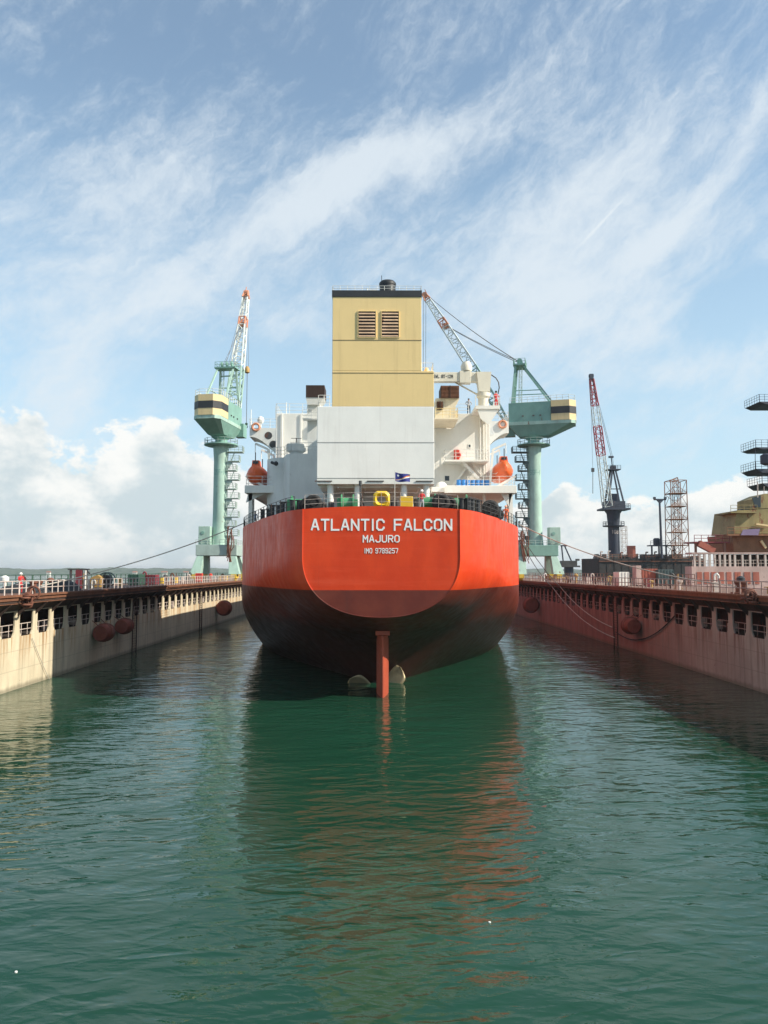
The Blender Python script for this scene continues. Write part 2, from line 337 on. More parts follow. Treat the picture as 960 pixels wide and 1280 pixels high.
# ------------------------------------------------------------------ mesh helpers
def basis(d):
    d = d.normalized(); up = Vector((0, 0, 1)) if abs(d.z) < .95 else Vector((1, 0, 0))
    a = d.cross(up).normalized(); return a, a.cross(d).normalized()
class MB:
    def __init__(s): s.v = []; s.f = []; s.m = []; s.sm = []; s.mi = 0
    def face(s, pts, smooth=False):
        i = len(s.v); s.v += [Vector(p) for p in pts]; s.f.append(tuple(range(i, i + len(pts)))); s.m.append(s.mi); s.sm.append(smooth); return s
    def idx(s, verts, faces, smooth=False):
        i = len(s.v); s.v += [Vector(p) for p in verts]
        for f in faces: s.f.append(tuple(k + i for k in f)); s.m.append(s.mi); s.sm.append(smooth)
        return s
    def hexa(s, c):   # 8 corners: bottom 4 ccw, top 4 ccw
        return s.idx(c, [(3, 2, 1, 0), (4, 5, 6, 7), (0, 1, 5, 4), (1, 2, 6, 5), (2, 3, 7, 6), (3, 0, 4, 7)])
    def box(s, a, b):
        x0, x1 = sorted((a[0], b[0])); y0, y1 = sorted((a[1], b[1])); z0, z1 = sorted((a[2], b[2]))
        return s.hexa([(x0, y0, z0), (x1, y0, z0), (x1, y1, z0), (x0, y1, z0), (x0, y0, z1), (x1, y0, z1), (x1, y1, z1), (x0, y1, z1)])
    def cyl(s, p, q, r0, r1=None, n=8, caps=True):
        p = Vector(p); q = Vector(q); r1 = r0 if r1 is None else r1
        if (q - p).length < 1e-6: return s
        a, b = basis(q - p); vs = []
        for c, r in ((p, r0), (q, r1)):
            for k in range(n):
                t = 2 * math.pi * k / n; vs.append(c + a * math.cos(t) * r + b * math.sin(t) * r)
        s.idx(vs, [(k, (k + 1) % n, n + (k + 1) % n, n + k) for k in range(n)], n > 6)
        if caps: s.idx(vs, [tuple(range(n - 1, -1, -1)), tuple(range(n, 2 * n))])
        return s
    def bar(s, p, q, w, h=None):  # square bar
        p = Vector(p); q = Vector(q); h = w if h is None else h; a, b = basis(q - p); a *= w / 2; b *= h / 2
        return s.hexa([p - a - b, p + a - b, p + a + b, p - a + b, q - a - b, q + a - b, q + a + b, q - a + b])
    def tube(s, pts, r, n=6):
        for a, b in zip(pts[:-1], pts[1:]): s.cyl(a, b, r, n=n, caps=True)
        return s
    def lathe(s, c, prof, n=20, axis='z', smooth=True):
        c = Vector(c); runs = [[prof[0]]]
        for j in range(1, len(prof)):
            runs[-1].append(prof[j])
            if j < len(prof) - 1:
                d0 = Vector((prof[j][0] - prof[j - 1][0], prof[j][1] - prof[j - 1][1])); d1 = Vector((prof[j + 1][0] - prof[j][0], prof[j + 1][1] - prof[j][1]))
                if d0.length > 0 and d1.length > 0 and d0.angle(d1) > .65: runs.append([prof[j]])
        def ring(r, h):
            o = []
            for k in range(n):
                t = 2 * math.pi * k / n; x, y = r * math.cos(t), r * math.sin(t)
                o.append(c + (Vector((x, y, h)) if axis == 'z' else Vector((x, h, y)) if axis == 'y' else Vector((h, x, y))))
            return o
        for run in runs:
            vs = [v for p in run for v in ring(*p)]
            s.idx(vs, [(j * n + k, j * n + (k + 1) % n, (j + 1) * n + (k + 1) % n, (j + 1) * n + k) for j in range(len(run) - 1) for k in range(n)], smooth)
        s.idx(ring(*prof[0]), [tuple(range(n - 1, -1, -1))]); s.idx(ring(*prof[-1]), [tuple(range(n))]); return s
    def torus(s, c, R_, r, axis='y', n=20, m=8):
        c = Vector(c); vs = []; fs = []
        for i in range(n):
            t = 2 * math.pi * i / n
            for j in range(m):
                p = 2 * math.pi * j / m; rr = R_ + r * math.cos(p); h = r * math.sin(p); x, y = rr * math.cos(t), rr * math.sin(t)
                vs.append(c + (Vector((x, h, y)) if axis == 'y' else Vector((x, y, h)) if axis == 'z' else Vector((h, x, y))))
        for i in range(n):
            for j in range(m): fs.append((i * m + j, ((i + 1) % n) * m + j, ((i + 1) % n) * m + (j + 1) % m, i * m + (j + 1) % m))
        return s.idx(vs, fs, True)
    def prism(s, poly, vec):
        poly = [Vector(p) for p in poly]; vec = Vector(vec); n = len(poly)
        vs = poly + [p + vec for p in poly]
        return s.idx(vs, [tuple(range(n - 1, -1, -1)), tuple(range(n, 2 * n))] + [(k, (k + 1) % n, n + (k + 1) % n, n + k) for k in range(n)])
    def rail(s, pts, h=1.05, rails=3, gap=1.5, r=.025, post=None):
        post = post or r * 1.2; pts = [Vector(p) for p in pts]
        for a, b in zip(pts[:-1], pts[1:]):
            L = (b - a).length
            for k in range(rails):
                z = Vector((0, 0, h * (k + 1) / rails)); s.cyl(a + z, b + z, r, n=4, caps=False)
            n = max(1, round(L / gap))
            for k in range(n + 1):
                p = a.lerp(b, k / n); s.cyl(p, p + Vector((0, 0, h)), post, n=4, caps=False)
        return s
    def lattice(s, p, q, w0, w1, bays, rc, rb, wv0=None, wv1=None, up=None):
        p = Vector(p); q = Vector(q); d = (q - p).normalized()
        a, b = basis(d)
        if up is not None:
            b = (Vector(up) - d * Vector(up).dot(d)).normalized(); a = d.cross(b)
        wv0 = wv0 or w0; wv1 = wv1 or w1
        def ring(t):
            c = p.lerp(q, t); w = (w0 + (w1 - w0) * t) / 2; wv = (wv0 + (wv1 - wv0) * t) / 2
            return [c - a * w - b * wv, c + a * w - b * wv, c + a * w + b * wv, c - a * w + b * wv]
        for i in range(bays):
            A, B = ring(i / bays), ring((i + 1) / bays)
            for k in range(4):
                s.cyl(A[k], B[k], rc, n=5, caps=False); s.cyl(A[k], A[(k + 1) % 4], rb, n=4, caps=False)
                if i % 2: s.cyl(A[k], B[(k + 1) % 4], rb, n=4, caps=False)
                else: s.cyl(A[(k + 1) % 4], B[k], rb, n=4, caps=False)
        E = ring(1)
        for k in range(4): s.cyl(E[k], E[(k + 1) % 4], rb * 1.3, n=4)
        return s
    def build(s, name, mat, parent=None, label=None, origin=None, bevel=0, merge=False):
        me = bpy.data.meshes.new(name)
        if parent is not None: off = Vector(parent.get('_w', (0, 0, 0)))
        elif origin is not None: off = Vector(origin)
        else: off = Vector((0, 0, 0))
        me.from_pydata([tuple(v - off) for v in s.v], [], s.f)
        mats = mat if isinstance(mat, (list, tuple)) else [mat]
        for x in mats: me.materials.append(M[x] if isinstance(x, str) else x)
        me.polygons.foreach_set('material_index', s.m); me.polygons.foreach_set('use_smooth', s.sm)
        if merge:
            bm = bmesh.new(); bm.from_mesh(me); bmesh.ops.remove_doubles(bm, verts=bm.verts, dist=1e-4); bmesh.ops.recalc_face_normals(bm, faces=bm.faces); bm.to_mesh(me); bm.free()
        me.update()
        o = bpy.data.objects.new(name, me); COL.objects.link(o)
        if parent is not None: o.parent = parent; o['_w'] = list(off)
        elif origin is not None: o.location = off; o['_w'] = list(off)
        if label: o['label'] = label
        if bevel:
            bv = o.modifiers.new('bevel', 'BEVEL'); bv.width = bevel; bv.segments = 2; bv.limit_method = 'ANGLE'
        return o
def empty(name, loc, label=None, cat=None, group=None, rz=0, local=False):
    o = bpy.data.objects.new(name, None); COL.objects.link(o); o.location = loc; o.rotation_euler = (0, 0, rz); o.empty_display_size = .5
    o['_w'] = [0, 0, 0] if local else list(Vector(loc))
    tag(o, label, cat, group); return o
def tag(o, label=None, cat=None, group=None, kind=None):
    if label: o['label'] = label
    if cat: o['category'] = cat
    if group: o['group'] = group
    if kind: o['kind'] = kind
    return o
KIDS = {}
def copy_tree(o, parent=None):
    c = o.copy(); COL.objects.link(c)
    if parent is not None: c.parent = parent
    for ch in [x for x in bpy.data.objects if x.parent == o]: copy_tree(ch, c)
    return c
def interp(tab, y):
    if y <= tab[0][0]: return tab[0][1]
    for k in range(len(tab) - 1):
        (a, b), (c, d) = tab[k], tab[k + 1]
        if y <= c:
            # Catmull style monotone-ish
            m0 = (tab[k + 1][1] - tab[k - 1][1]) / (tab[k + 1][0] - tab[k - 1][0]) if k > 0 else (d - b) / (c - a)
            m1 = (tab[k + 2][1] - tab[k][1]) / (tab[k + 2][0] - tab[k][0]) if k + 2 < len(tab) else (d - b) / (c - a)
            if (d - b) == 0: m0 = m1 = 0
            h = c - a; t = (y - a) / h
            return (2*t**3 - 3*t*t + 1) * b + (t**3 - 2*t*t + t) * h * m0 + (-2*t**3 + 3*t*t) * d + (t**3 - t*t) * h * m1
    return tab[-1][1]

# stroke lettering (4 x 6 cell)
CH = 1.1
O_ = [(CH, 0), (4 - CH, 0), (4, CH), (4, 6 - CH), (4 - CH, 6), (CH, 6), (0, 6 - CH), (0, CH), (CH, 0)]
GL = {
 'A': [[(0, 0), (1.75, 6), (2.25, 6), (4, 0)], [(.75, 1.9), (3.25, 1.9)]], 'T': [[(0, 6), (4, 6)], [(2, 5.6), (2, 0)]],
 'L': [[(0, 6), (0, 0), (4, 0)]], 'N': [[(0, 0), (0, 6), (4, 0), (4, 6)]], 'I': [[(2, 0), (2, 6)]],
 'C': [[(4, 4.6), (4, 6 - CH), (4 - CH, 6), (CH, 6), (0, 6 - CH), (0, CH), (CH, 0), (4 - CH, 0), (4, CH), (4, 1.4)]],
 'F': [[(0, 0), (0, 6), (4, 6)], [(.3, 3.1), (3.3, 3.1)]], 'O': [O_], '0': [O_],
 'M': [[(0, 0), (0, 6), (2, 2.6), (4, 6), (4, 0)]], 'J': [[(4, 6), (4, CH), (4 - CH, 0), (CH, 0), (0, CH), (0, 1.6)]],
 'U': [[(0, 6), (0, CH), (CH, 0), (4 - CH, 0), (4, CH), (4, 6)]],
 'R': [[(0, 0), (0, 6), (3, 6), (4, 5), (4, 3.8), (3, 2.9), (.3, 2.9)], [(2.2, 2.7), (4, 0)]],
 '9': [[(0, .9), (.9, 0), (3, 0), (4, 1), (4, 5), (3, 6), (1, 6), (0, 5), (0, 3.8), (.9, 2.9), (3.7, 2.9)]],
 '7': [[(0, 6), (4, 6), (4, 5), (1.6, 0)]], '8': [[(1, 3.1), (0, 4), (0, 5), (1, 6), (3, 6), (4, 5), (4, 4), (3, 3.1), (1, 3.1)], [(1, 2.7), (0, 2), (0, 1), (1, 0), (3, 0), (4, 1), (4, 2), (3, 2.7)]],
 '2': [[(0, 5), (1, 6), (3, 6), (4, 5), (4, 4), (0, .9), (0, 0), (4, 0)]],
 '5': [[(4, 6), (0, 6), (0, 3.4), (3, 3.4), (4, 2.5), (4, 1), (3, 0), (1, 0), (0, .9)]],
 'S': [[(4, 5), (3, 6), (1, 6), (0, 5), (0, 4), (1, 3.1), (3, 2.9), (4, 2), (4, 1), (3, 0), (1, 0), (0, 1)]],
 'W': [[(0, 6), (1, 0), (2, 4), (3, 0), (4, 6)]], '-': [[(.6, 3), (3.4, 3)]], '1': [[(1, 4.8), (2, 6), (2, 0)]],
 '3': [[(0, 5), (1, 6), (3, 6), (4, 5), (4, 4), (3, 3.1), (1.5, 3.1)], [(3, 2.8), (4, 2), (4, 1), (3, 0), (1, 0), (0, 1)]],
}
GL['N'] = [[(0, 0), (0, 6)], [(.1, 5.9), (3.9, .1)], [(4, 0), (4, 6)]]
GL['M'] = [[(0, 0), (0, 6)], [(.1, 5.9), (2, 2.6)], [(2, 2.6), (3.9, 5.9)], [(4, 6), (4, 0)]]
def text(name, mat, parent, txt, centre, height, width=None, stroke=1.05, depth=.006, wrap=None, gap=1.9):
    """stroke lettering a little proud of its plate, one part per word; wrap = radius of a column it bends round"""
    right, up, out = Vector((1, 0, 0)), Vector((0, 0, 1)), Vector((0, -1, 0))
    adv = {'I': 1.2, ' ': 2.6, '1': 2.4}
    W = lambda c: adv.get(c, 4)
    tot = sum(W(c) for c in txt) + gap * (len(txt) - 1); sc = height / (6 + stroke); sx = (width / (tot + stroke)) if width else sc
    x = -tot / 2; mb = MB(); k = 0
    def w3(q, dd):
        X, Z = q.x * sx, q.y * sc
        if wrap: return centre + right * (math.sin(X / wrap) * (wrap + dd)) + out * (math.cos(X / wrap) * (wrap + dd) - wrap) + up * Z
        return centre + right * X + up * Z + out * dd
    for c in txt + ' ':
        w = W(c)
        if c == ' ' and mb.v: mb.build(name, mat, parent); mb = MB()
        for st in GL.get(c, []):
            pts = [Vector((x + p[0] - ((4 - w) / 2 if c in 'I1' else 0), p[1] - 3)) for p in st]
            for p, q in zip(pts[:-1], pts[1:]):
                d = (q - p).normalized(); e = stroke * (.5 if abs(d.x * d.y) < .01 else .28); nn = Vector((-d.y, d.x)) * stroke / 2
                a, b = p - d * e, q + d * e; k += 1; dz = depth + .002 * (k % 7)
                n_ = max(1, int((b - a).length / 1.2)) if wrap else 1
                for i in range(n_):
                    s0, s1 = a.lerp(b, i / n_), a.lerp(b, (i + 1) / n_)
                    mb.hexa([w3(s0 - nn, -.01), w3(s1 - nn, -.01), w3(s1 + nn, -.01), w3(s0 + nn, -.01), w3(s0 - nn, dz), w3(s1 - nn, dz), w3(s1 + nn, dz), w3(s0 + nn, dz)])
        x += w + gap

# ------------------------------------------------------------------ water and far shore
w = MB(); S = 15000
w.face([(-S, -S, 0), (S, -S, 0), (S, S, 0), (-S, S, 0)])
tag(w.build('water', 'water'), kind='structure')
def hills():
    mb = MB(); nx, ny = 520, 14; vs = []
    for j in range(ny + 1):
        for i in range(nx + 1):
            x = -1500 + 3000 * i / nx; y = 1560 + 26 * j + 60 * noise.noise(Vector((x / 400, 3, 0)))
            t = j / ny
            h = .72 * (7 + 9 * noise.noise(Vector((x / 260, 1.3, 0))) + 6 * noise.noise(Vector((x / 90, y / 90, 4))) + 4.5 * noise.noise(Vector((x / 14, y / 14, 9)))) * math.sin(min(1, t * 2.6 + .12) * math.pi / 2) + 12 * t
            vs.append((x, y, max(-1, h if j else -1)))
    fs = [(j * (nx + 1) + i, j * (nx + 1) + i + 1, (j + 1) * (nx + 1) + i + 1, (j + 1) * (nx + 1) + i) for j in range(ny) for i in range(nx)]
    mb.idx(vs, fs); tag(mb.build('hills', 'hill'), kind='structure')
hills()
for k, (u, v, s_, lab) in enumerate([(168, 716.5, 8, 'white house on the far wooded shore right of the yellow dock machine'), (205, 717, 11, 'long pale house on the far shore above the left dock railing'), (60, 717, 7, 'tiny pale house on the far shore beyond the tarpaulin heaps'), (232, 717, 9, 'pale house on the far shore just left of the left portal crane')]):
    p = P(u, v, 1535); p.z = 3.2
    t = empty('shore_house', p, lab, 'house', 'houses on the far shore')
    MB().box((p.x - s_ / 2, p.y, p.z - 4), (p.x + s_ / 2, p.y + 6, p.z + 4)).build('wall', 'wall_house', t)
    MB().prism([(p.x - s_ / 2 - .5, p.y - .5, p.z + 4), (p.x - s_ / 2 - .5, p.y + 6.5, p.z + 4), (p.x - s_ / 2 - .5, p.y + 3, p.z + 6.5)], (s_ + 1, 0, 0)).build('roof', 'roof_house', t)

# thin sea haze
M_haze = bpy.data.materials.new('haze'); M_haze.use_nodes = True
hn = M_haze.node_tree; hn.nodes.clear(); ho = hn.nodes.new('ShaderNodeOutputMaterial'); hv = hn.nodes.new('ShaderNodeVolumePrincipled')
hv.inputs['Color'].default_value = (.82, .88, .93, 1); hv.inputs['Density'].default_value = .00012; hv.inputs['Anisotropy'].default_value = .2
hn.links.new(hv.outputs[0], ho.inputs['Volume'])
tag(MB().box((-15200, -15200, -7.5), (15200, 15200, 90)).build('haze', M_haze), kind='stuff')

# ------------------------------------------------------------------ floating dock wing walls
XL, XR = -29.3, 30.1; WING = 9.4; PITCH = 3.25; NB = 70; Z_OPEN = (4.2, 6.22); Z_SOF = 7.22; Z_DECK = 7.6
M['tanrust'] = paint('tan_rust', (.27, .13, .08), .7, .25, .35)
def dock_wall(side):
    X = XL if side < 0 else XR; o = side     # o = outward direction
    y0, y1 = DOCK_Y0, DOCK_Y0 + NB * PITCH
    nm = 'left' if side < 0 else 'right'
    t = empty('dock_wall', (X, y0, 0), 'cream rust-streaked floating dock wall with railed openings on the left' if side < 0 else 'pinkish fouled floating dock wall with railed openings on the right', 'dock wall')
    mb = MB(); th = .12
    for k in range(NB):
        a0 = y0 + k * PITCH; a1 = a0 + PITCH; a = a0 + .41; b = a1 - .41; c = .35; zo, zt = Z_OPEN
        mb.face([(X, a0, -4), (X, a1, -4), (X, a1, zo), (X, b - c, zo), (X, a + c, zo), (X, a0, zo)])
        mb.face([(X, a0, zo), (X, a + c, zo), (X, a + .08, zo + c), (X, a, zo + .9), (X, a, zt), (X, a0, zt)])
        mb.face([(X, b - c, zo), (X, a1, zo), (X, a1, zt), (X, b, zt), (X, b, zo + .9), (X, b - .08, zo + c)])
        mb.face([(X, a0, zt), (X, a1, zt), (X, a1, Z_SOF), (X, a0, Z_SOF)])
        ring = [(a + c, zo), (b - c, zo), (b - .08, zo + c), (b, zo + .9), (b, zt), (a, zt), (a, zo + .9), (a + .08, zo + c)]
        for i in range(len(ring)):
            p, q = ring[i], ring[(i + 1) % len(ring)]
            mb.face([(X, p[0], p[1]), (X, q[0], q[1]), (X + o * th, q[0], q[1]), (X + o * th, p[0], p[1])])
    # aft and forward ends, outer side
    mb.face([(X, y0, -4), (X + o * WING, y0, -4), (X + o * WING, y0, Z_SOF), (X, y0, Z_SOF)])
    mb.face([(X, y1, -4), (X + o * WING, y1, -4), (X + o * WING, y1, Z_SOF), (X, y1, Z_SOF)])
    mb.face([(X + o * WING, y0, -4), (X + o * WING, y1, -4), (X + o * WING, y1, Z_SOF), (X + o * WING, y0, Z_SOF)])
    mb.build('side_plating', 'dock_left' if side < 0 else 'dock_right', t)
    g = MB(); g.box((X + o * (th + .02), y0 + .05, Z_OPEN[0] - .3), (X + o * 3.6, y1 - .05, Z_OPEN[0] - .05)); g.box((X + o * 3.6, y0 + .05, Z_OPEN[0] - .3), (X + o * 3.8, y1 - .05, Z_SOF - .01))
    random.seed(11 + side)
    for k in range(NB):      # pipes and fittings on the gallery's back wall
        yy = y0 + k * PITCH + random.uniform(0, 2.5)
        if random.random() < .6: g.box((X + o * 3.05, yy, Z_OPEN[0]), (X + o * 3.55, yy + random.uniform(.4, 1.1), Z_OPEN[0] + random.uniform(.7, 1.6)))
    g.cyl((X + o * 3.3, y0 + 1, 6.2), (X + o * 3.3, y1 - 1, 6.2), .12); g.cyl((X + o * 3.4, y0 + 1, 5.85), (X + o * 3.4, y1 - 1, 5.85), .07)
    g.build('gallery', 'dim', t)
    d = MB(); d.box((X - o * .95, y0, Z_SOF), (X + o * WING, y1, Z_DECK)); d.build('top_deck', 'deck', t)
    e = MB()
    ys = y0 + 26.4 * PITCH
    e.box((X - o * 1.03, y0 + .01, Z_SOF - .02), (X - o * .96, ys, Z_DECK + .06)); e.box((X - o * 1.16, y0 + .01, Z_DECK - .12), (X - o * 1.03, ys, Z_DECK + .02))
    e.box((X - o * 1.10, ys + .02, Z_SOF - .02), (X - o * .96, y1, Z_DECK + .04)); e.box((X - o * 1.25, ys + .02, Z_DECK - .24), (X - o * 1.10, y1, Z_DECK - .08))
    e.box((X - o * .98, y0 + .01, Z_SOF - .30), (X - o * .90, y1, Z_SOF - .24))
    e.build('edge_beam', 'rustbeam', t)
    for k in range(NB):
        yy = y0 + (k + .0) * PITCH
        if 40 < yy < 175:
            br = MB(); br.prism([(X - o * .02, yy - .05, 6.27), (X - o * .96, yy - .05, 6.98), (X - o * 1.0, yy - .05, 6.86), (X - o * .06, yy - .05, 5.9)], (0, .1, 0)); br.build('bracket', 'darkrust', t)
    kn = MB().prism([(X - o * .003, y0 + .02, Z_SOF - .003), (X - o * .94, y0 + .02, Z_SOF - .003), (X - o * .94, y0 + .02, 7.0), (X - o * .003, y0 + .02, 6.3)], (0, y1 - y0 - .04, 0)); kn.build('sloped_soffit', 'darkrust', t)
    # vents, valve stands and gooseneck pipes fixed to the deck
    random.seed(31 + side)
    for k in range(34):
        yy = 62 + k * 2.9 + random.uniform(-1, 1); xx = X + o * random.uniform(1.0, 7.5) if side < 0 else X + o * random.uniform(.6, 3.5); h = random.uniform(.7, 1.7); kind = k % 4; g = MB()
        if kind == 0: g.cyl((xx, yy, Z_DECK), (xx, yy, Z_DECK + h), .11, n=8); g.tube([(xx, yy, Z_DECK + h), (xx + .2, yy, Z_DECK + h + .2), (xx + .42, yy, Z_DECK + h), (xx + .42, yy, Z_DECK + h - .25)], .11, 8); nm_ = 'gooseneck_vent'
        elif kind == 1: g.cyl((xx, yy, Z_DECK), (xx, yy, Z_DECK + h * .7), .07, n=6); g.torus((xx, yy, Z_DECK + h * .7), .28, .04, 'z', 14, 5); g.cyl((xx - .28, yy, Z_DECK + h * .7), (xx + .28, yy, Z_DECK + h * .7), .03, n=4); nm_ = 'valve_stand'
        elif kind == 2: g.lathe((xx, yy, Z_DECK), [(.16, 0), (.16, h * .6), (.36, h * .62), (.36, h * .8), (.12, h * .9)], 12); nm_ = 'mushroom_vent'
        else: g.box((xx - .35, yy - .3, Z_DECK), (xx + .35, yy + .3, Z_DECK + .12)); g.box((xx - .3, yy - .25, Z_DECK + .12), (xx + .3, yy + .25, Z_DECK + h * .65)); g.cyl((xx, yy, Z_DECK + h * .65), (xx, yy, Z_DECK + h), .05, n=6); nm_ = 'junction_box'
        g.build(nm_, random.choice(['darkgrey', 'rust', 'rail', 'railwhite', 'maroon', 'tan', 'darkrust', 'redpaint' if k % 5 == 0 else 'black']), t)
    # rails in the openings
    first = None
    for k in range(NB):
        a = y0 + k * PITCH
        if not 45 < a < 165: continue
        r = MB(); xx = X + o * .18
        for z in (4.72, 5.2): r.cyl((xx, a + .45, z), (xx, a + PITCH - .45, z), .035, n=5)
        for q in (.33, .67): r.cyl((xx, a + PITCH * q, 4.25), (xx, a + PITCH * q, 5.2), .03, n=4)
        r.build('guardrail', 'rail' if side < 0 else 'railfaded', t)
        if random.random() < .4:
            z = MB(); yy = a + PITCH * random.uniform(.35, .6); z.box((X + o * .9, yy, 4.2), (X + o * 1.5, yy + .7, 4.2 + random.uniform(.4, .9))); z.build('pipe_box', 'rail' if random.random() < .5 else 'darkgrey', t)
    for yy in ((61.4, 85.2, 120.5) if side < 0 else (64.4, 90.3, 77.4)):
        l = MB(); l.lathe((X + o * 1.2, yy, 6.3), [(.05, .2), (.16, .1), (.18, -.05), (.1, -.18)], 10); l.build('gallery_lamp', 'lampglass', t)
    # rails on top
    for yy in range(0, NB, 3):
        a = y0 + yy * PITCH; b = min(y1, a + 3 * PITCH)
        if b > 40 and a < 200:
            r = MB().rail([(X - o * .8, a + .1, Z_DECK), (X - o * .8, b - .1, Z_DECK)], 1.1, 2, 1.2, .04, .055); r.build('inner_railing', 'rail' if side < 0 else 'railfaded', t)
            if side < 0 or a > 95:
                r = MB().rail([(X + o * (WING - .3), a + .1, Z_DECK), (X + o * (WING - .3), b - .1, Z_DECK)], 1.5, 3, 2.0, .035, .06); r.build('outer_railing', 'railrust' if side > 0 else 'greenbox', t)
    # ladders / guide bars down to the water
    for yy in ((92.8, 127) if side < 0 else (98.2,)):
        r = MB()
        for q in (-.75, .75): r.box((X - o * .12, yy + q - .06, -1), (X - o * .02, yy + q + .06, 6.1))
        for z in range(0, 20): r.cyl((X - o * .07, yy - .75, z * .3), (X - o * .07, yy + .75, z * .3), .02, n=4)
        r.build('ladder', 'darkrust', t)
    return t
dockL = dock_wall(-1); dockR = dock_wall(1)

# ------------------------------------------------------------------ the ship
XC = .15
T_B = [(55, 5.64), (56.2, 6.55), (58, 7.45), (60.2, 8.25), (64, 9.7), (68.2, 11.0), (74, 12.9), (80, 14.35), (88, 15.35), (98, 15.85), (112, 16.0), (205, 16.0), (220, 12.5), (236, 3.0)]
T_ZK = [(55, 10.6), (62, 9.9), (70, 8.4), (80, 6.7), (90, 4.4), (112, -.5), (130, -3.5), (236, -3.5)]
T_ZB = [(55, 6.23), (58, 5.35), (61, 4.3), (64, 2.6), (66.5, .2), (69.6, -4.0), (80, -5.5), (112, -6.5), (236, -6.5)]
T_A = [(55, 2.25), (62, 2.0), (69.6, 1.6), (80.7, 1.6), (100, 1.8), (112, 2.2), (236, 2.2)]
T_E = [(55, .44), (58, .5), (62, .75), (66, 1.5), (69.6, 2.05), (80.7, 1.28), (95, .8), (112, .5), (236, .5)]
def zdeck(Y): return 13.95 if Y < 190 else 13.95 + (Y - 190) * .04
def section(Y, n=26):
    B, zk, zb, a, e = (interp(t, Y) for t in (T_B, T_ZK, T_ZB, T_A, T_E)); zd = zdeck(Y); pts = []
    for i in range(6): pts.append((B, zd + (zk - zd) * i / 6))
    for i in range(n + 1):
        s_ = math.sin(i / n * math.pi / 2) ** 1.0 if e < .9 else i / n
        s_ = min(1, max(0, s_)); pts.append((B * max(0, 1 - s_ ** a) ** e, zk + (zb - zk) * s_))
    return pts
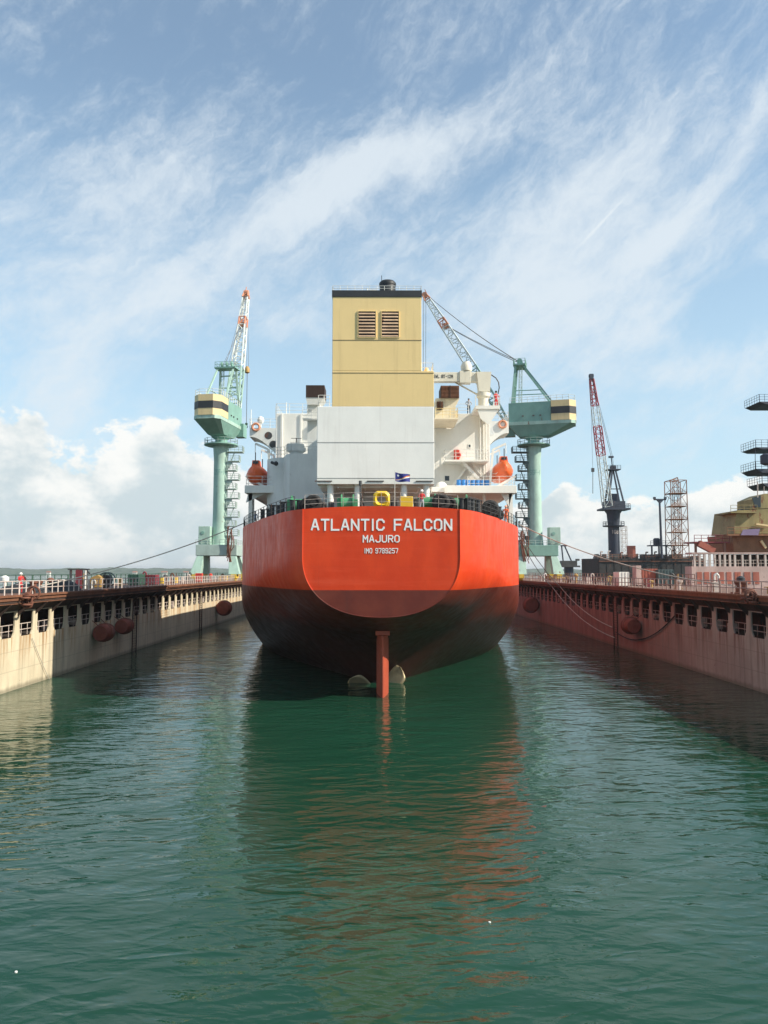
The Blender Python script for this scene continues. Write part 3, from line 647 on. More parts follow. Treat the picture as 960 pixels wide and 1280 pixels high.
def build_ship():
    ship = empty('tanker_ship', (XC, 55, 0), 'orange-red tanker seen stern-on with white deckhouse and tall buff funnel', 'ship')
    ys = [55 + .5 * i for i in range(0, 60)] + [85 + 1.5 * i for i in range(0, 20)] + [115 + 6 * i for i in range(0, 21)]
    h = MB(); rows = []
    for Y in ys:
        s_ = section(Y); rows.append([(XC + x, Y, z) for x, z in s_] + [(XC - x, Y, z) for x, z in reversed(s_[:-1])])
    n = len(rows[0]); vs = [p for r in rows for p in r]
    h.idx(vs, [(j * n + i, j * n + i + 1, (j + 1) * n + i + 1, (j + 1) * n + i) for j in range(len(rows) - 1) for i in range(n - 1)], True)
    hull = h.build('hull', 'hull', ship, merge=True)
    # transom plate with slight camber on top
    tr = MB(); s_ = section(55); pts = [(XC + x, 54.995, z) for x, z in s_] + [(XC - x, 54.995, z) for x, z in reversed(s_[:-1])]
    camber = [(XC - 5.64 + 11.28 * k / 16, 54.995, 13.95 + .22 * (1 - (2 * k / 16 - 1) ** 2)) for k in range(1, 16)]
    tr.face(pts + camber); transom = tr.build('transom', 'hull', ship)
    rim = MB(); rp = [Vector((p[0], 54.97, p[2])) for p in pts]; rim.tube(rp, .035, 6); rim.build('transom_rim', 'hull', transom)
    dk = MB(); 
    for a, b in zip(ys[:-1], ys[1:]):
        Ba, Bb = interp(T_B, a) - .02, interp(T_B, b) - .02
        dk.face([(XC - Ba, a, zdeck(a) - .03), (XC + Ba, a, zdeck(a) - .03), (XC + Bb, b, zdeck(b) - .03), (XC - Bb, b, zdeck(b) - .03)])
    dk.build('deck', 'rust', ship)
    # lettering on the stern
    c = P(477, 656, 55)
    text('name_lettering', 'letterwhite', ship, 'ATLANTIC FALCON', Vector((c.x, 54.98, c.z)), .86, 10.15)
    c = P(476.5, 673.5, 55); text('port_lettering', 'letterwhite', ship, 'MAJURO', Vector((c.x, 54.98, c.z)), .54, 2.65)
    c = P(476.5, 688.5, 55); text('number_lettering', 'letterwhite', ship, 'IMO 9789257', Vector((c.x, 54.98, c.z)), .38, 2.42, gap=1.9)
    # rudder
    r = MB(); xr = XC + .12
    prof = [(-.05, 58.6), (-.34, 60.0), (-.48, 61.4), (-.42, 62.8), (-.14, 63.6), (.14, 63.6), (.42, 62.8), (.48, 61.4), (.34, 60.0), (.05, 58.6)]
    r.prism([(xr + a, b, -5) for a, b in prof], (0, 0, 9.6)); 
    r.box((xr - .55, 59.2, 4.6), (xr + .55, 62.6, 4.95))
    r.build('rudder', 'rudder', ship, bevel=.03)
    # propeller: hub under water, blades rising out
    hub = Vector((XC, 66.6, -1.35)); pr = MB(); pr.lathe(hub, [(.15, -1.1), (.5, -.8), (.6, 0), (.6, .9)], 16, 'y'); prop = pr.build('propeller', 'bronze', ship)
    for ang in (R(154), R(64), R(244), R(334)):
        b = MB(); ax = Vector((math.cos(ang), 0, math.sin(ang))); tg = Vector((-math.sin(ang), 0, math.cos(ang))); ns, nc = 14, 8; vs = []
        for i in range(ns + 1):
            t = i / ns; rr = .5 + 2.65 * t; cw = (.55 + 1.35 * math.sin(min(1, t * 1.18) * math.pi * .62)) * (1 - max(0, t - .72) ** 1.6 * 5.2); cw = max(.12, cw); tw = R(62 - 40 * t)
            for j in range(nc + 1):
                q = (j / nc - .5) * cw * 1.25; cam_ = .10 * (1 - (2 * j / nc - 1) ** 2)
                vs.append(hub + ax * rr + tg * (q * math.cos(tw * .55)) + Vector((0, 1, 0)) * (q * math.sin(tw * .8) + cam_))
        k = len(vs); vs2 = [v + Vector((0, .06, 0)) for v in vs]; m_ = nc + 1
        fs = [(i * m_ + j, i * m_ + j + 1, (i + 1) * m_ + j + 1, (i + 1) * m_ + j) for i in range(ns) for j in range(nc)]
        fs2 = [tuple(reversed([q + k for q in f])) for f in fs]
        ed = [j for j in range(m_)] ; bd = [(i * m_) for i in range(ns + 1)] + [ns * m_ + j for j in range(1, m_)] + [(i * m_ + nc) for i in range(ns - 1, -1, -1)]
        fs3 = [(bd[i], bd[i + 1], bd[i + 1] + k, bd[i] + k) for i in range(len(bd) - 1)]
        b.idx(vs + vs2, fs + fs2 + fs3, True); b.build('blade', 'bronze', prop)
    # ---- engine casing and funnel
    Yc = 62
    a = P(396.5, 508, Yc); b_ = P(543, 605, Yc); x0, x1, zt, zb = a.x, b_.x, a.z, b_.z
    cs = MB(); cs.box((x0, Yc, zb + .45), (x1, 76, zt)); cas = cs.build('engine_casing', 'casing', ship, bevel=.04)
    MB().box((x0 + .02, Yc + .03, zb), (x1 - .02, 75.9, zb + .44)).build('casing_skirt', 'white', cas)
    zs = P(470, 553, Yc).z
    MB().box((x0 - .01, Yc - .02, zs - .03), (x1 + .01, Yc - .001, zs + .02)).build('seam', 'seamgrey', cas)
    for u in (405, 470, 531):
        q = P(u, 603, Yc); MB().box((q.x - .75, Yc - .03, zb + .18), (q.x + .65, Yc + .0, zb + .27)).build('deck_light', 'darkgrey', cas)
    for u in (413, 447, 505, 533):
        q = P(u, 620, Yc + .5); MB().cyl((q.x, Yc + .6, 13.9), (q.x, Yc + .6, zb), .27, n=14).build('pillar', 'white', cas)
    MB().box((x0 + .8, 67.5, 13.92), (x1 - .6, 75.5, zb)).build('casing_base', 'greywhite', cas)
    # underdeck girders
    g = MB()
    for yy in (63, 64.5, 66): g.box((x0 + .1, yy, zb - .22), (x1 - .1, yy + .08, zb - .001))
    for xx in (-3.4, -1.2, 1.0, 3.2): g.box((xx, 62.3, zb - .3), (xx + .08, 67, zb - .23))
    g.build('girder', 'white', cas)
    f0 = P(415, 508, Yc).x; f1 = P(527, 463, Yc).x; f2 = x1; zm = P(470, 463.5, Yc).z; zf = P(470, 371, Yc).z; zbk = P(470, 363, Yc).z
    fm = MB(); fm.box((f0, Yc + .02, zt + .002), (f2, 71, zm)); fm.box((f0, Yc + .02, zm + .001), (f1, 69, zf)); fun = fm.build('funnel', 'yellow', ship, bevel=.03)
    MB().box((f0 - .05, Yc - .03, zf), (f1 + .05, 69.05, zbk)).build('funnel_band', 'black', fun, label='black band round the top of the funnel')
    for v in (466, 425):
        z = P(470, v, Yc).z; MB().box((f0 - .01, Yc - .005, z - .03), ((f2 if v > 463 else f1) + .01, Yc + .019, z + .02)).build('weld_seam', 'oldbuff', fun)
    for u0, u1 in ((448, 469.5), (477, 498.5)):
        A = P(u0, 389.5, Yc); B = P(u1, 421.5, Yc); lv = MB(); lv.box((A.x, Yc - .006, B.z), (B.x, Yc + .019, A.z)); L = lv.build('louvre', 'louvredark', fun)
        nn = 8; s_ = MB()
        for k in range(nn):
            hh = (A.z - B.z) / nn; z = B.z + hh * (k + .05)
            s_.hexa([(A.x + .03, Yc - .07, z), (B.x - .03, Yc - .07, z), (B.x - .03, Yc - .008, z + hh * .40), (A.x + .03, Yc - .008, z + hh * .40),
                     (A.x + .03, Yc - .075, z + .06), (B.x - .03, Yc - .075, z + .06), (B.x - .03, Yc - .008, z + hh * .56), (A.x + .03, Yc - .008, z + hh * .56)])
        s_.build('slats', 'slatbuff', L)
        fr = MB(); w_ = .05
        fr.box((A.x - w_, Yc - .06, A.z), (B.x + w_, Yc + .019, A.z + w_)); fr.box((A.x - w_, Yc - .06, B.z - w_), (B.x + w_, Yc + .019, B.z)); fr.box((A.x - w_, Yc - .06, B.z), (A.x, Yc + .019, A.z)); fr.box((B.x, Yc - .06, B.z), (B.x + w_, Yc + .019, A.z)); fr.build('frame', 'yellow', L)
    rl = MB().rail([(f0, 69, zbk), (f0, Yc + .1, zbk), (f1, Yc + .1, zbk), (f1, 69, zbk)], .42, 2, .62, .02, .02); rl.build('funnel_railing', 'railwhite', fun)
    cx = P(484.5, 360, Yc + 1.2)
    MB().lathe((cx.x, Yc + 1.4, zbk), [(.68, 0), (.68, .9), (.72, .92), (.72, 1.12), (.6, 1.26), (.3, 1.3)], 24).build('exhaust_pipe', 'black', fun)
    MB().cyl((cx.x - .5, Yc + 1.6, zbk), (cx.x - .5, Yc + 1.6, zbk + 1.9), .03, n=5).build('mast_pole', 'darkgrey', fun)
    MB().box((cx.x - 1.5, Yc + .6, zbk), (cx.x - .95, Yc + 1.1, zbk + .3)).cyl((cx.x - 1.7, Yc + .8, zbk), (cx.x - 1.7, Yc + .8, zbk + .5), .05).build('vent_cowl', 'white', fun)
    q = P(529, 460, Yc); MB().lathe((q.x + .35, Yc + 1, zm), [(.2, 0), (.22, .3), (.12, .5)], 10).build('vent_pipe', 'cream', fun)
    MB().rail([(f1 + .02, Yc + .3, zm), (f2 - .04, Yc + .3, zm), (f2 - .04, 70, zm)], .75, 2, .7, .018).build('step_railing', 'railwhite', fun)
    # ---- accommodation block
    Ya = 80
    A = P(345, 517, Ya); B = P(612, 515, Ya); ZR = 26.1; ZB = 17.7
    acc = MB(); acc.box((A.x, Ya, ZB), (B.x, 95, ZR)); acc.box((A.x + 1, 82.5, 13.92), (B.x - .6, 95, ZB - .5)); ac = acc.build('accommodation_block', 'white', ship, bevel=.04)
    # boat deck slab (wide) with curved fascia and pillars
    bd = MB()
    for s in (-1, 1):
        bd.box((XC + s * 5.0, 74.5, ZB - .5), (XC + s * 13.1, 96, ZB - .02))
        bd.box((XC + s * 6.2, 74.25, ZB - .62), (XC + s * 13.22, 74.48, ZB + .12))
        bd.box((XC + s * 13.11, 74.4, ZB - .62), (XC + s * 13.24, 96, ZB + .12))
    bdo = bd.build('boat_deck', 'white', ship, bevel=.03)
    for s in (-1, 1):
        MB().box((XC + s * 12.6, 75, 13.93), (XC + s * 12.95, 76.4, ZB - .5)).build('deck_pillar', 'white', bdo)
        MB().box((XC + s * 10.2, 76, 13.93), (XC + s * 10.45, 76.3, ZB - .5)).build('deck_pillar', 'white', bdo)
        MB().rail([(XC + s * 8.5, 74.5, ZB), (XC + s * 13.1, 74.5, ZB), (XC + s * 13.1, 95, ZB)], 1.05, 3, 1.4, .02).build('deck_railing', 'railwhite', bdo)
    MB().prism([(XC + 12.9, 75, ZB - .6), (XC + 11.8, 75, ZB - .6), (XC + 12.6, 75, ZB - 1.9)], (0, .1, 0)).build('knee', 'white', bdo)
    MB().prism([(XC - 13.0, 75, ZB - .6), (XC - 11.3, 75, ZB - .6), (XC - 13.2, 75, ZB - 1.5)], (0, .1, 0)).build('knee', 'greywhite', bdo)
    # right aft face: terraces, stairs, window
    tz = P(590, 577, 79).z
    t1 = MB(); t1.box((P(556, 577, 78).x, 77.6, tz - .18), (P(610, 577, 78).x, 80 - .01, tz)); t1o = t1.build('balcony', 'white', ac)
    MB().rail([(P(556, 577, 78).x, 79.9, tz), (P(556, 577, 78).x, 77.7, tz), (P(610, 577, 78).x, 77.7, tz), (P(610, 577, 78).x, 79.9, tz)], 1.05, 3, 1.0, .022).build('railing', 'railwhite', t1o)
    q = P(573, 568, 79.8); MB().box((q.x - .45, 79.7, q.z - .75), (q.x + .1, 79.99, q.z + .5)).build('fire_hose_box', 'redpaint', ac)
    MB().torus((q.x - .1, 79.6, q.z - .1), .28, .08).build('fire_hose', 'redpaint', ac)
    st = MB(); s0 = P(578, 578, 78.8); s1 = P(610, 612, 78.8)
    for w_ in (0, .8): st.bar((s0.x, 78.4 + w_, s0.z), (s1.x, 78.4 + w_, s1.z), .06, .3)
    for k in range(14):
        q = s0.lerp(s1, (k + .5) / 14); st.box((q.x - .14, 78.42, q.z - .02), (q.x + .14, 79.18, q.z + .02))
    for w_ in (0, .8): st.cyl((s0.x, 78.4 + w_, s0.z + .9), (s1.x, 78.4 + w_, s1.z + .9), .025, n=5)
    st.build('stairway', 'white', ac)
    st = MB(); s0 = P(585, 582, 79.4); s1 = P(562, 612, 79.4)
    for w_ in (0, .5): st.bar((s0.x, 79.3 + w_, s0.z), (s1.x, 79.3 + w_, s1.z), .05, .25)
    st.build('stairway', 'white', ac)
    for (u0, v0, u1, v1, m_) in ((556, 595, 561.5, 601, 'glass'), (581, 584, 584, 587, 'glass'), (586, 556, 588, 559, 'glass')):
        a1, b1 = P(u0, v0, Ya), P(u1, v1, Ya); wfr = MB(); wfr.box((a1.x - .08, Ya - .05, b1.z - .08), (b1.x + .08, Ya - .002, a1.z + .08)); wo = wfr.build('window', 'white', ac)
        MB().box((a1.x, Ya - .07, b1.z), (b1.x, Ya - .052, a1.z)).build('pane', m_, wo)
    for (u, v) in ((566, 610), (558, 609)):
        q = P(u, 614, 78)
    # sloping stiffener / pipe runs down the aft face
    for u in (600, 604, 607, 353, 377): q = P(u, 520, Ya - .1); MB().cyl((q.x, Ya - .12, ZB), (q.x, Ya - .12, ZR), .06, n=6).build('pipe', 'white', ac)
    MB().rail([(A.x, 95, ZR), (A.x, Ya + .1, ZR), (-2.5, Ya + .1, ZR)], 1.05, 3, 1.4, .022).build('roof_railing', 'railwhite', ac)
    MB().rail([(6.5, Ya + .1, ZR), (B.x - 2.2, Ya + .1, ZR)], 1.05, 3, 1.4, .022).build('roof_railing', 'railwhite', ac)
    # bridge wings
    for s, u0, u1 in ((-1, 312, 350), (1, 636, 600)):
        Yw = 90; o0, o1 = P(u0, 540, Yw).x, P(u1, 540, Yw).x; zt1 = P(320, 535 if s < 0 else 526, Yw).z; zb1 = P(320, 546 if s < 0 else 541, Yw).z; zb2 = P(320, 560 if s < 0 else 559, Yw).z
        poly = [(o0, Yw, zt1), (o0, Yw, zb1)] + [(o0 + (o1 - o0) * (.08 + .92 * k / 8), Yw, zb1 - (zb1 - zb2 + 1.2) * (k / 8) ** 1.6) for k in range(9)] + [(o1, Yw, zt1)]
        wg = MB(); wg.prism(poly, (0, 3.6, 0)); wo = wg.build('bridge_wing', 'white', ship)
        for fr, dz_ in ((.62, -.35), (.78, -1.4)):
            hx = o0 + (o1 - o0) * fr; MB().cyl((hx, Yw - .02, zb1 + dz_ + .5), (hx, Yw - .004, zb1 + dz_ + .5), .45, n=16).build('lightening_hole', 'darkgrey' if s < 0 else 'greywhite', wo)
        MB().rail([(o0, Yw + 3.5, zt1), (o0, Yw + .05, zt1), (o1, Yw + .05, zt1)], 1.1, 3, 1.2, .025).build('railing', 'railwhite', wo)
        lb = Vector((P(320 if s < 0 else 628, 534 if s < 0 else 530.5, Yw).x, Yw - .12, P(320 if s < 0 else 628, 534 if s < 0 else 530.5, Yw).z))
        lo = MB().torus(lb, .42, .13, 'y', 20, 8).build('lifebuoy', 'orangejib', origin=lb)
        tag(lo, 'orange lifebuoy hung on the %s bridge wing' % ('left' if s < 0 else 'right'), 'lifebuoy', 'lifebuoys on the bridge wings')
    # wheelhouse roof gear on the left
    q = P(325, 528, 90); MB().lathe((q.x, 90.5, q.z), [(.3, 0), (.42, .35), (.3, .7), (.05, .85)], 12).cyl((q.x, 90.5, q.z - 1.6), (q.x, 90.5, q.z), .1).build('dome_antenna', 'white', ship)
    for u, vt in ((345, 508), (358, 503), (314, 512)):
        q = P(u, vt, 82 if u > 320 else 91); zz = ZR if u > 320 else 26.6; MB().cyl((q.x, q.y, zz - .3), (q.x, q.y, q.z), .05, n=5).build('aerial', 'white', ship)
    # left aft rounded deckhouse with drum ventilator
    Yd = 71.5; zt = P(360, 567, Yd).z
    xa, xb = P(332, 600, 74.5).x, P(397, 600, Yd).x + 1.5
    poly = [(xa, 79.9), (xa, 75.5)] + [(xa + .9 * (1 - math.cos(t * math.pi / 12)) + .9 * t / 6 , 75.5 - 1.6 * math.sin(t * math.pi / 12)) for t in range(1, 7)] + [(P(357, 600, Yd).x, 72.0), (P(362, 600, Yd).x, Yd), (xb, Yd), (xb, 79.9)]
    dh = MB(); dh.prism([(x, y, 13.93) for x, y in poly], (0, 0, zt - 13.93)); d_ = dh.build('aft_deckhouse', 'greywhite', ship)
    zr = P(360, 625, Yd).z
    rb = MB(); 
    for p_, q_ in zip(poly[:-1], poly[1:]):
        rb.bar((p_[0] - .02, p_[1] - .05, zr - (p_[1] - Yd) * .12), (q_[0] - .02, q_[1] - .05, zr - (q_[1] - Yd) * .12), .09)
    rb.build('belt_moulding', 'greywhite', d_)
    MB().rail([(x + .1, y + .1, zt) for x, y in poly[1:-1]], 1.05, 3, 1.1, .022).build('railing', 'railwhite', d_)
    q = P(370, 566, 73); MB().lathe((q.x, 73.2, zt), [(.62, 0), (.62, .3), (.92, .5), (.92, 1.1), (.7, 1.16)], 24).build('drum_ventilator', 'greywhite', d_)
    MB().cyl((q.x, 73.2, zt + 1.1), (q.x, 73.2, zt + 1.75), .05).cyl((q.x - .5, 73.2, zt + 1.75), (q.x + .5, 73.2, zt + 1.75), .03).build('aerial_bracket', 'darkgrey', d_)
    q = P(344, 580, 73.5); MB().cyl((q.x - .35, 73.4, q.z + .15), (q.x, 73.2, q.z), .14).lathe((q.x + .12, 73.1, q.z), [(.1, -.25), (.22, -.05), (.22, .2)], 10, 'y').build('floodlight', 'black', d_)
    MB().rail([(xb - .4, Yd - .1, P(390, 590, Yd).z - 1.5), (xb - .4, Yd - 1.0, P(390, 590, Yd).z - 1.5), (xb - 1.6, Yd - 1.0, P(390, 590, Yd).z - 1.5)], .9, 3, .6, .02).build('small_platform', 'railwhite', d_)
    # vent trunks either side of the funnel
    q0 = P(390, 560, 74); q1 = P(392, 500, 74); vt = MB(); xv = P(391.5, 520, 74).x
    vt.hexa([(xv - .45, 73.4, zt), (xv + .6, 73.4, zt), (xv + .6, 74.6, zt), (xv - .45, 74.6, zt), (xv - .55, 73.4, q1.z), (xv + .7, 73.4, q1.z), (xv + .7, 74.6, q1.z), (xv - .55, 74.6, q1.z)])
    vo = vt.build('vent_trunk', 'greywhite', ship)
    A1 = P(383, 483, 73.5); B1 = P(406, 498, 73.5)
    MB().box((A1.x, 73.0, B1.z), (B1.x, 75.4, A1.z)).build('louvre_box', 'louvredark', vo)
    MB().prism([(A1.x, 73.05, B1.z), (B1.x, 73.05, B1.z), (xv + .6, 73.05, B1.z - .7), (xv - .5, 73.05, B1.z - .7)], (0, 2.2, 0)).build('vent_neck', 'greywhite', vo)
    pz = P(390, 524, 73).z; MB().box((xv - .9, 72.6, pz - .1), (xv + 1, 73.4, pz)).build('vent_platform', 'greywhite', vo)
    MB().rail([(xv - .9, 72.6, pz), (xv + .9, 72.6, pz)], .9, 3, .5, .02).build('railing', 'railwhite', vo)
    pz = P(402, 507, 72).z; MB().rail([(P(398, 500, 72).x, 72, pz), (P(412, 500, 72).x, 72, pz)], 1.0, 3, .6, .025).build('railing', 'railwhite', vo)
    A1 = P(551, 482, 76); B1 = P(574, 497, 76); v2 = MB(); xm = (A1.x + B1.x) / 2
    bz = P(560, 524, 76).z; v2.box((P(545, 520, 76).x, 76.3, bz), (P(570, 520, 76).x, 79.8, P(560, 497, 76).z)); v2.prism([(P(566, 500, 76).x, 76.31, B1.z), (P(575, 500, 76).x, 76.31, B1.z), (P(566, 512, 76).x, 76.31, B1.z - 1.4)], (0, 2, 0))
    v2o = v2.build('vent_house', 'stainedcream', ship)
    def louvre_box(A1, B1, y, parent, d=2.6):
        lb = MB().box((A1.x, y, B1.z), (B1.x, y + d, A1.z)).build('louvre_box', 'louvredark', parent); s_ = MB(); nn = 9; hh = (A1.z - B1.z) / nn
        for k in range(nn): s_.hexa([(A1.x + .05, y - .08, B1.z + hh * (k + .1)), (B1.x - .05, y - .08, B1.z + hh * (k + .1)), (B1.x - .05, y - .002, B1.z + hh * (k + .5)), (A1.x + .05, y - .002, B1.z + hh * (k + .5)), (A1.x + .05, y - .08, B1.z + hh * (k + .25)), (B1.x - .05, y - .08, B1.z + hh * (k + .25)), (B1.x - .05, y - .002, B1.z + hh * (k + .75)), (A1.x + .05, y - .002, B1.z + hh * (k + .75))])
        s_.build('slats', 'louvre', parent)
        MB().box(((A1.x + B1.x) / 2 - .04, y - .12, B1.z), ((A1.x + B1.x) / 2 + .04, y - .09, A1.z)).build('mullion', 'louvredark', parent)
    louvre_box(A1, B1, 76, v2o); louvre_box(P(546, 502, 76.2), P(554, 512, 76.2), 76.1, v2o, .15)
    q = P(572, 525, 76); MB().box((P(543, 525, 75.5).x, 75.2, bz - .15), (q.x, 79.9, bz)).build('platform', 'stainedcream', v2o)
    MB().rail([(P(544, 525, 75.5).x, 75.3, bz), (q.x - .05, 75.3, bz), (q.x - .05, 79, bz)], .95, 3, .8, .022).build('platform_railing', 'brightcream', v2o)
    # ---- provision crane on its platform
    Yp = 78; base = P(604.5, 511, Yp); xp = base.x
    pl = MB(); pa, pb = P(592, 511, Yp).x, P(622, 511, Yp).x
    pl.box((pa, Yp - 1.6, base.z - .35), (pb, 81, base.z)); pl.prism([(pb - .1, Yp - 1.5, base.z - .36), (pa + .2, Yp - 1.5, base.z - .36), (pa + .5, Yp - 1.5, base.z - 1.3), (xp + .3, Yp - 1.5, base.z - 2.0)], (0, .15, 0)); plo = pl.build('crane_platform', 'white', ship)
    MB().rail([(pa, Yp - 1.5, base.z), (xp - 1, Yp - 1.5, base.z)], 1, 2, 1, .02).rail([(xp + .8, Yp - 1.5, base.z), (pb, Yp - 1.5, base.z), (pb, 81, base.z)], 1.05, 3, .7, .022).build('railing', 'railwhite', plo)
    z1 = P(604, 494, Yp).z; z2 = P(604, 463, Yp).z
    pc = MB().lathe((xp, Yp, base.z), [(.55, 0), (.55, z1 - base.z - .4), (.72, z1 - base.z - .2), (.72, z1 - base.z + .2), (.5, z1 - base.z + .25)], 20); pco = pc.build('deck_crane', 'creamwhite', ship)
    hd = MB(); hd.hexa([(xp - .5, Yp - .6, z1 + .25), (xp + .6, Yp - .6, z1 + .25), (xp + .6, Yp + .6, z1 + .25), (xp - .5, Yp + .6, z1 + .25), (xp - .75, Yp - .6, z2 - .3), (xp + .75, Yp - .6, z2 - .3), (xp + .75, Yp + .6, z2 - .3), (xp - .75, Yp + .6, z2 - .3)]); hd.build('crane_head', 'creamwhite', pco)
    bt, bb = P(560, 465, Yp).z, P(560, 478, Yp).z; xe = -1.0
    bm_ = MB(); bm_.box((xe, Yp - .35, bb + .0), (xp - .55, Yp + .35, bt - .1)); bm_.box((P(574, 470, Yp).x, Yp - .45, bb - .15), (P(588, 470, Yp).x, Yp + .45, bt + .02)); bm_.build('crane_boom', 'creamwhite', pco, bevel=.03)
    text('crane_lettering', 'darkgrey', pco, 'SWL 8T-12M', Vector((P(555, 472, Yp).x - .1, Yp - .36, (bt + bb) / 2)), .36, 2.0)
    q = P(583, 463, Yp); MB().lathe((q.x, Yp, q.z - .1), [(.55, 0), (.6, .5), (.4, .95)], 12).build('winch_motor', 'creamwhite', pco)
    MB().cyl(P(569, 478, Yp) + Vector((0, 0, 0)), P(598, 494, Yp), .09, n=6).build('luffing_ram', 'creamwhite', pco)
    hz = [P(600 + 8 * k / 6 + (18 * math.sin(k / 6 * 2.2)), 466 - 0 + 8 * (k / 6) ** 2 * 3.3, Yp) for k in range(7)]
    MB().tube(hz, .06).build('hydraulic_hose', 'black', pco)
    # davits
    for s in (-1, 1):
        dv = MB()
        for yy in (76.5, 80.5):
            b0 = Vector((XC + s * 10.9, yy, ZB)); b1 = Vector((XC + s * 12.9, yy, ZB + 1.0)); b2 = Vector((XC + s * 12.6, yy, ZB + 4.6)); b3 = Vector((XC + s * 11.3, yy, ZB + 4.0))
            dv.bar(b0, b3, .22); dv.bar(b3, b2, .2); dv.bar((XC + s * 11.2, yy, ZB), b1 + Vector((s * .6, 0, .3)), .22)
            dv.cyl(b2, b2 + Vector((0, 0, -1.0)), .04)
        dv.build('davit', 'white', ship)
    # engine hatch / white arched vent, right
    q = P(553, 614, 77); MB().lathe((q.x - .1, 77, ZB), [(.62, 0), (.6, .35), (.45, .65), (.2, .78), (.05, .8)], 20).build('dome_vent', 'white', ship)
    # mooring deck fittings: bitts, winches, fairleads
    def on(u, Y): return Vector((P(u, 630, Y).x, Y, 13.93))
    for (u, Y, m_) in ((356, 60.5, 0), (369, 58.9, 0), (331, 68, 0), (343, 63.5, 0), (582.5, 57.4, 0), (594, 59, 0), (587, 58, 0), (621, 65, 0)):
        q = on(u, Y); rf = MB()
        rf.box((q.x - .5, Y + .25, 13.93), (q.x + .5, Y + .9, 14.1))
        for dx in (-.26, .26): rf.cyl((q.x + dx, Y + .55, 14.1), (q.x + dx, Y + .55, 14.95), .2, n=12); rf.cyl((q.x + dx, Y + .55, 14.95), (q.x + dx, Y + .55, 15.02), .26, n=12)
        rf.build('roller_fairlead', 'black', ship)
    for (u, Y, r_) in ((391, 57.5, .62), (552, 57.3, .66), (614, 64.5, .74), (562, 58, .58), (383, 58.4, .55), (402, 58.6, .4), (624, 68, .5)):
        q = on(u, Y); t_ = MB().torus((q.x, Y + .6, 13.95 + r_ + .1), r_ * .72, r_ * .34, 'y', 24, 10); t_.cyl((q.x, Y + .3, 13.95 + r_ + .1), (q.x, Y + .95, 13.95 + r_ + .1), r_ * .42, n=12); t_.build('rope_reel', 'rubber', ship)
    for (u, Y, w_) in ((434, 59.5, 1.0), (536, 58.6, 1.1), (376, 60.5, 1.6), (571, 59.5, 1.7)):
        q = on(u, Y); g = MB(); g.lathe((q.x - w_ / 2, Y + .6, 14.75), [(.78, 0), (.78, .08), (.5, .1), (.5, w_ - .1), (.78, w_ - .08), (.78, w_)], 20, 'x')
        g.box((q.x - w_ / 2 - .3, Y + .2, 13.93), (q.x - w_ / 2 - .05, Y + 1.1, 15.2)); g.box((q.x + w_ / 2 + .05, Y + .2, 13.93), (q.x + w_ / 2 + .3, Y + 1.1, 15.1)); g.build('mooring_winch', 'winch', ship)
    q = on(477, 55.5); fl = MB()
    n = 24; ro, ri = .60, .27
    outer = [(1.0 * ro * max(-1, min(1, 1.15 * math.cos(2 * math.pi * k / n))), ro * max(-1, min(1, 1.15 * math.sin(2 * math.pi * k / n)))) for k in range(n)]
    fz = 14.12 + .58
    for k in range(n):
        k2 = (k + 1) % n; i0 = (ri * math.cos(2 * math.pi * k / n) * 1.2, ri * math.sin(2 * math.pi * k / n)); i1 = (ri * math.cos(2 * math.pi * k2 / n) * 1.2, ri * math.sin(2 * math.pi * k2 / n)); o0, o1 = outer[k], outer[k2]
        m0 = ((i0[0] + o0[0]) / 2, (i0[1] + o0[1]) / 2); m1 = ((i1[0] + o1[0]) / 2, (i1[1] + o1[1]) / 2)
        V = lambda p, y: (q.x + p[0], y, fz + p[1])
        fl.face([V(i0, 55.5), V(i1, 55.5), V(m1, 55.28), V(m0, 55.28)], True); fl.face([V(m0, 55.28), V(m1, 55.28), V(o1, 55.4), V(o0, 55.4)], True)
        fl.face([V(o0, 55.4), V(o1, 55.4), V(o1, 56.2), V(o0, 56.2)]); fl.face([V(i1, 55.5), V(i0, 55.5), V(i0, 56.2), V(i1, 56.2)])
    fl.build('panama_fairlead', 'brightyellow', ship, label='bright yellow ring fairlead at the middle of the stern')
    q = P(508, 625, 56); MB().box((q.x - .47, 55.8, 14.0), (q.x + .47, 56.5, 14.95)).build('rope_locker', 'brightyellow', ship, bevel=.04, label='plain yellow locker at the stern rail')
    for u0, u1, h_ in ((488, 498, 14.6), (517, 524, 14.7), (410, 418, 14.5)):
        x0_, x1_ = on(u0, 57).x, on(u1, 57).x; MB().box((x0_, 56.6, 13.93), (x1_, 57.3, 14.08)).cyl((x0_ + .15, 56.95, 14.08), (x0_ + .15, 56.95, h_ + .15), .14, n=12).cyl((x1_ - .15, 56.95, 14.08), (x1_ - .15, 56.95, h_ + .15), .14, n=12).build('bitts', 'black', ship)
    # stern railing
    def edge(Y, s): return Vector((XC + s * (interp(T_B, Y) - .08), Y, 13.95))
    pts = [Vector((XC - 5.5 + 11 * k / 8, 55.06, 13.96 + .21 * (1 - (2 * k / 8 - 1) ** 2))) for k in range(9)]
    MB().rail(pts, 1.0, 3, 1.35, .013, .02).build('stern_railing', 'rail', ship)
    for s in (-1, 1):
        for a0 in range(56, 100, 6):
            pts = [edge(a0 + k * 1.5, s) for k in range(5)]
            MB().rail(pts, 1.0, 3, 1.4, .022, .03).build('side_railing', 'darkgrey', ship)
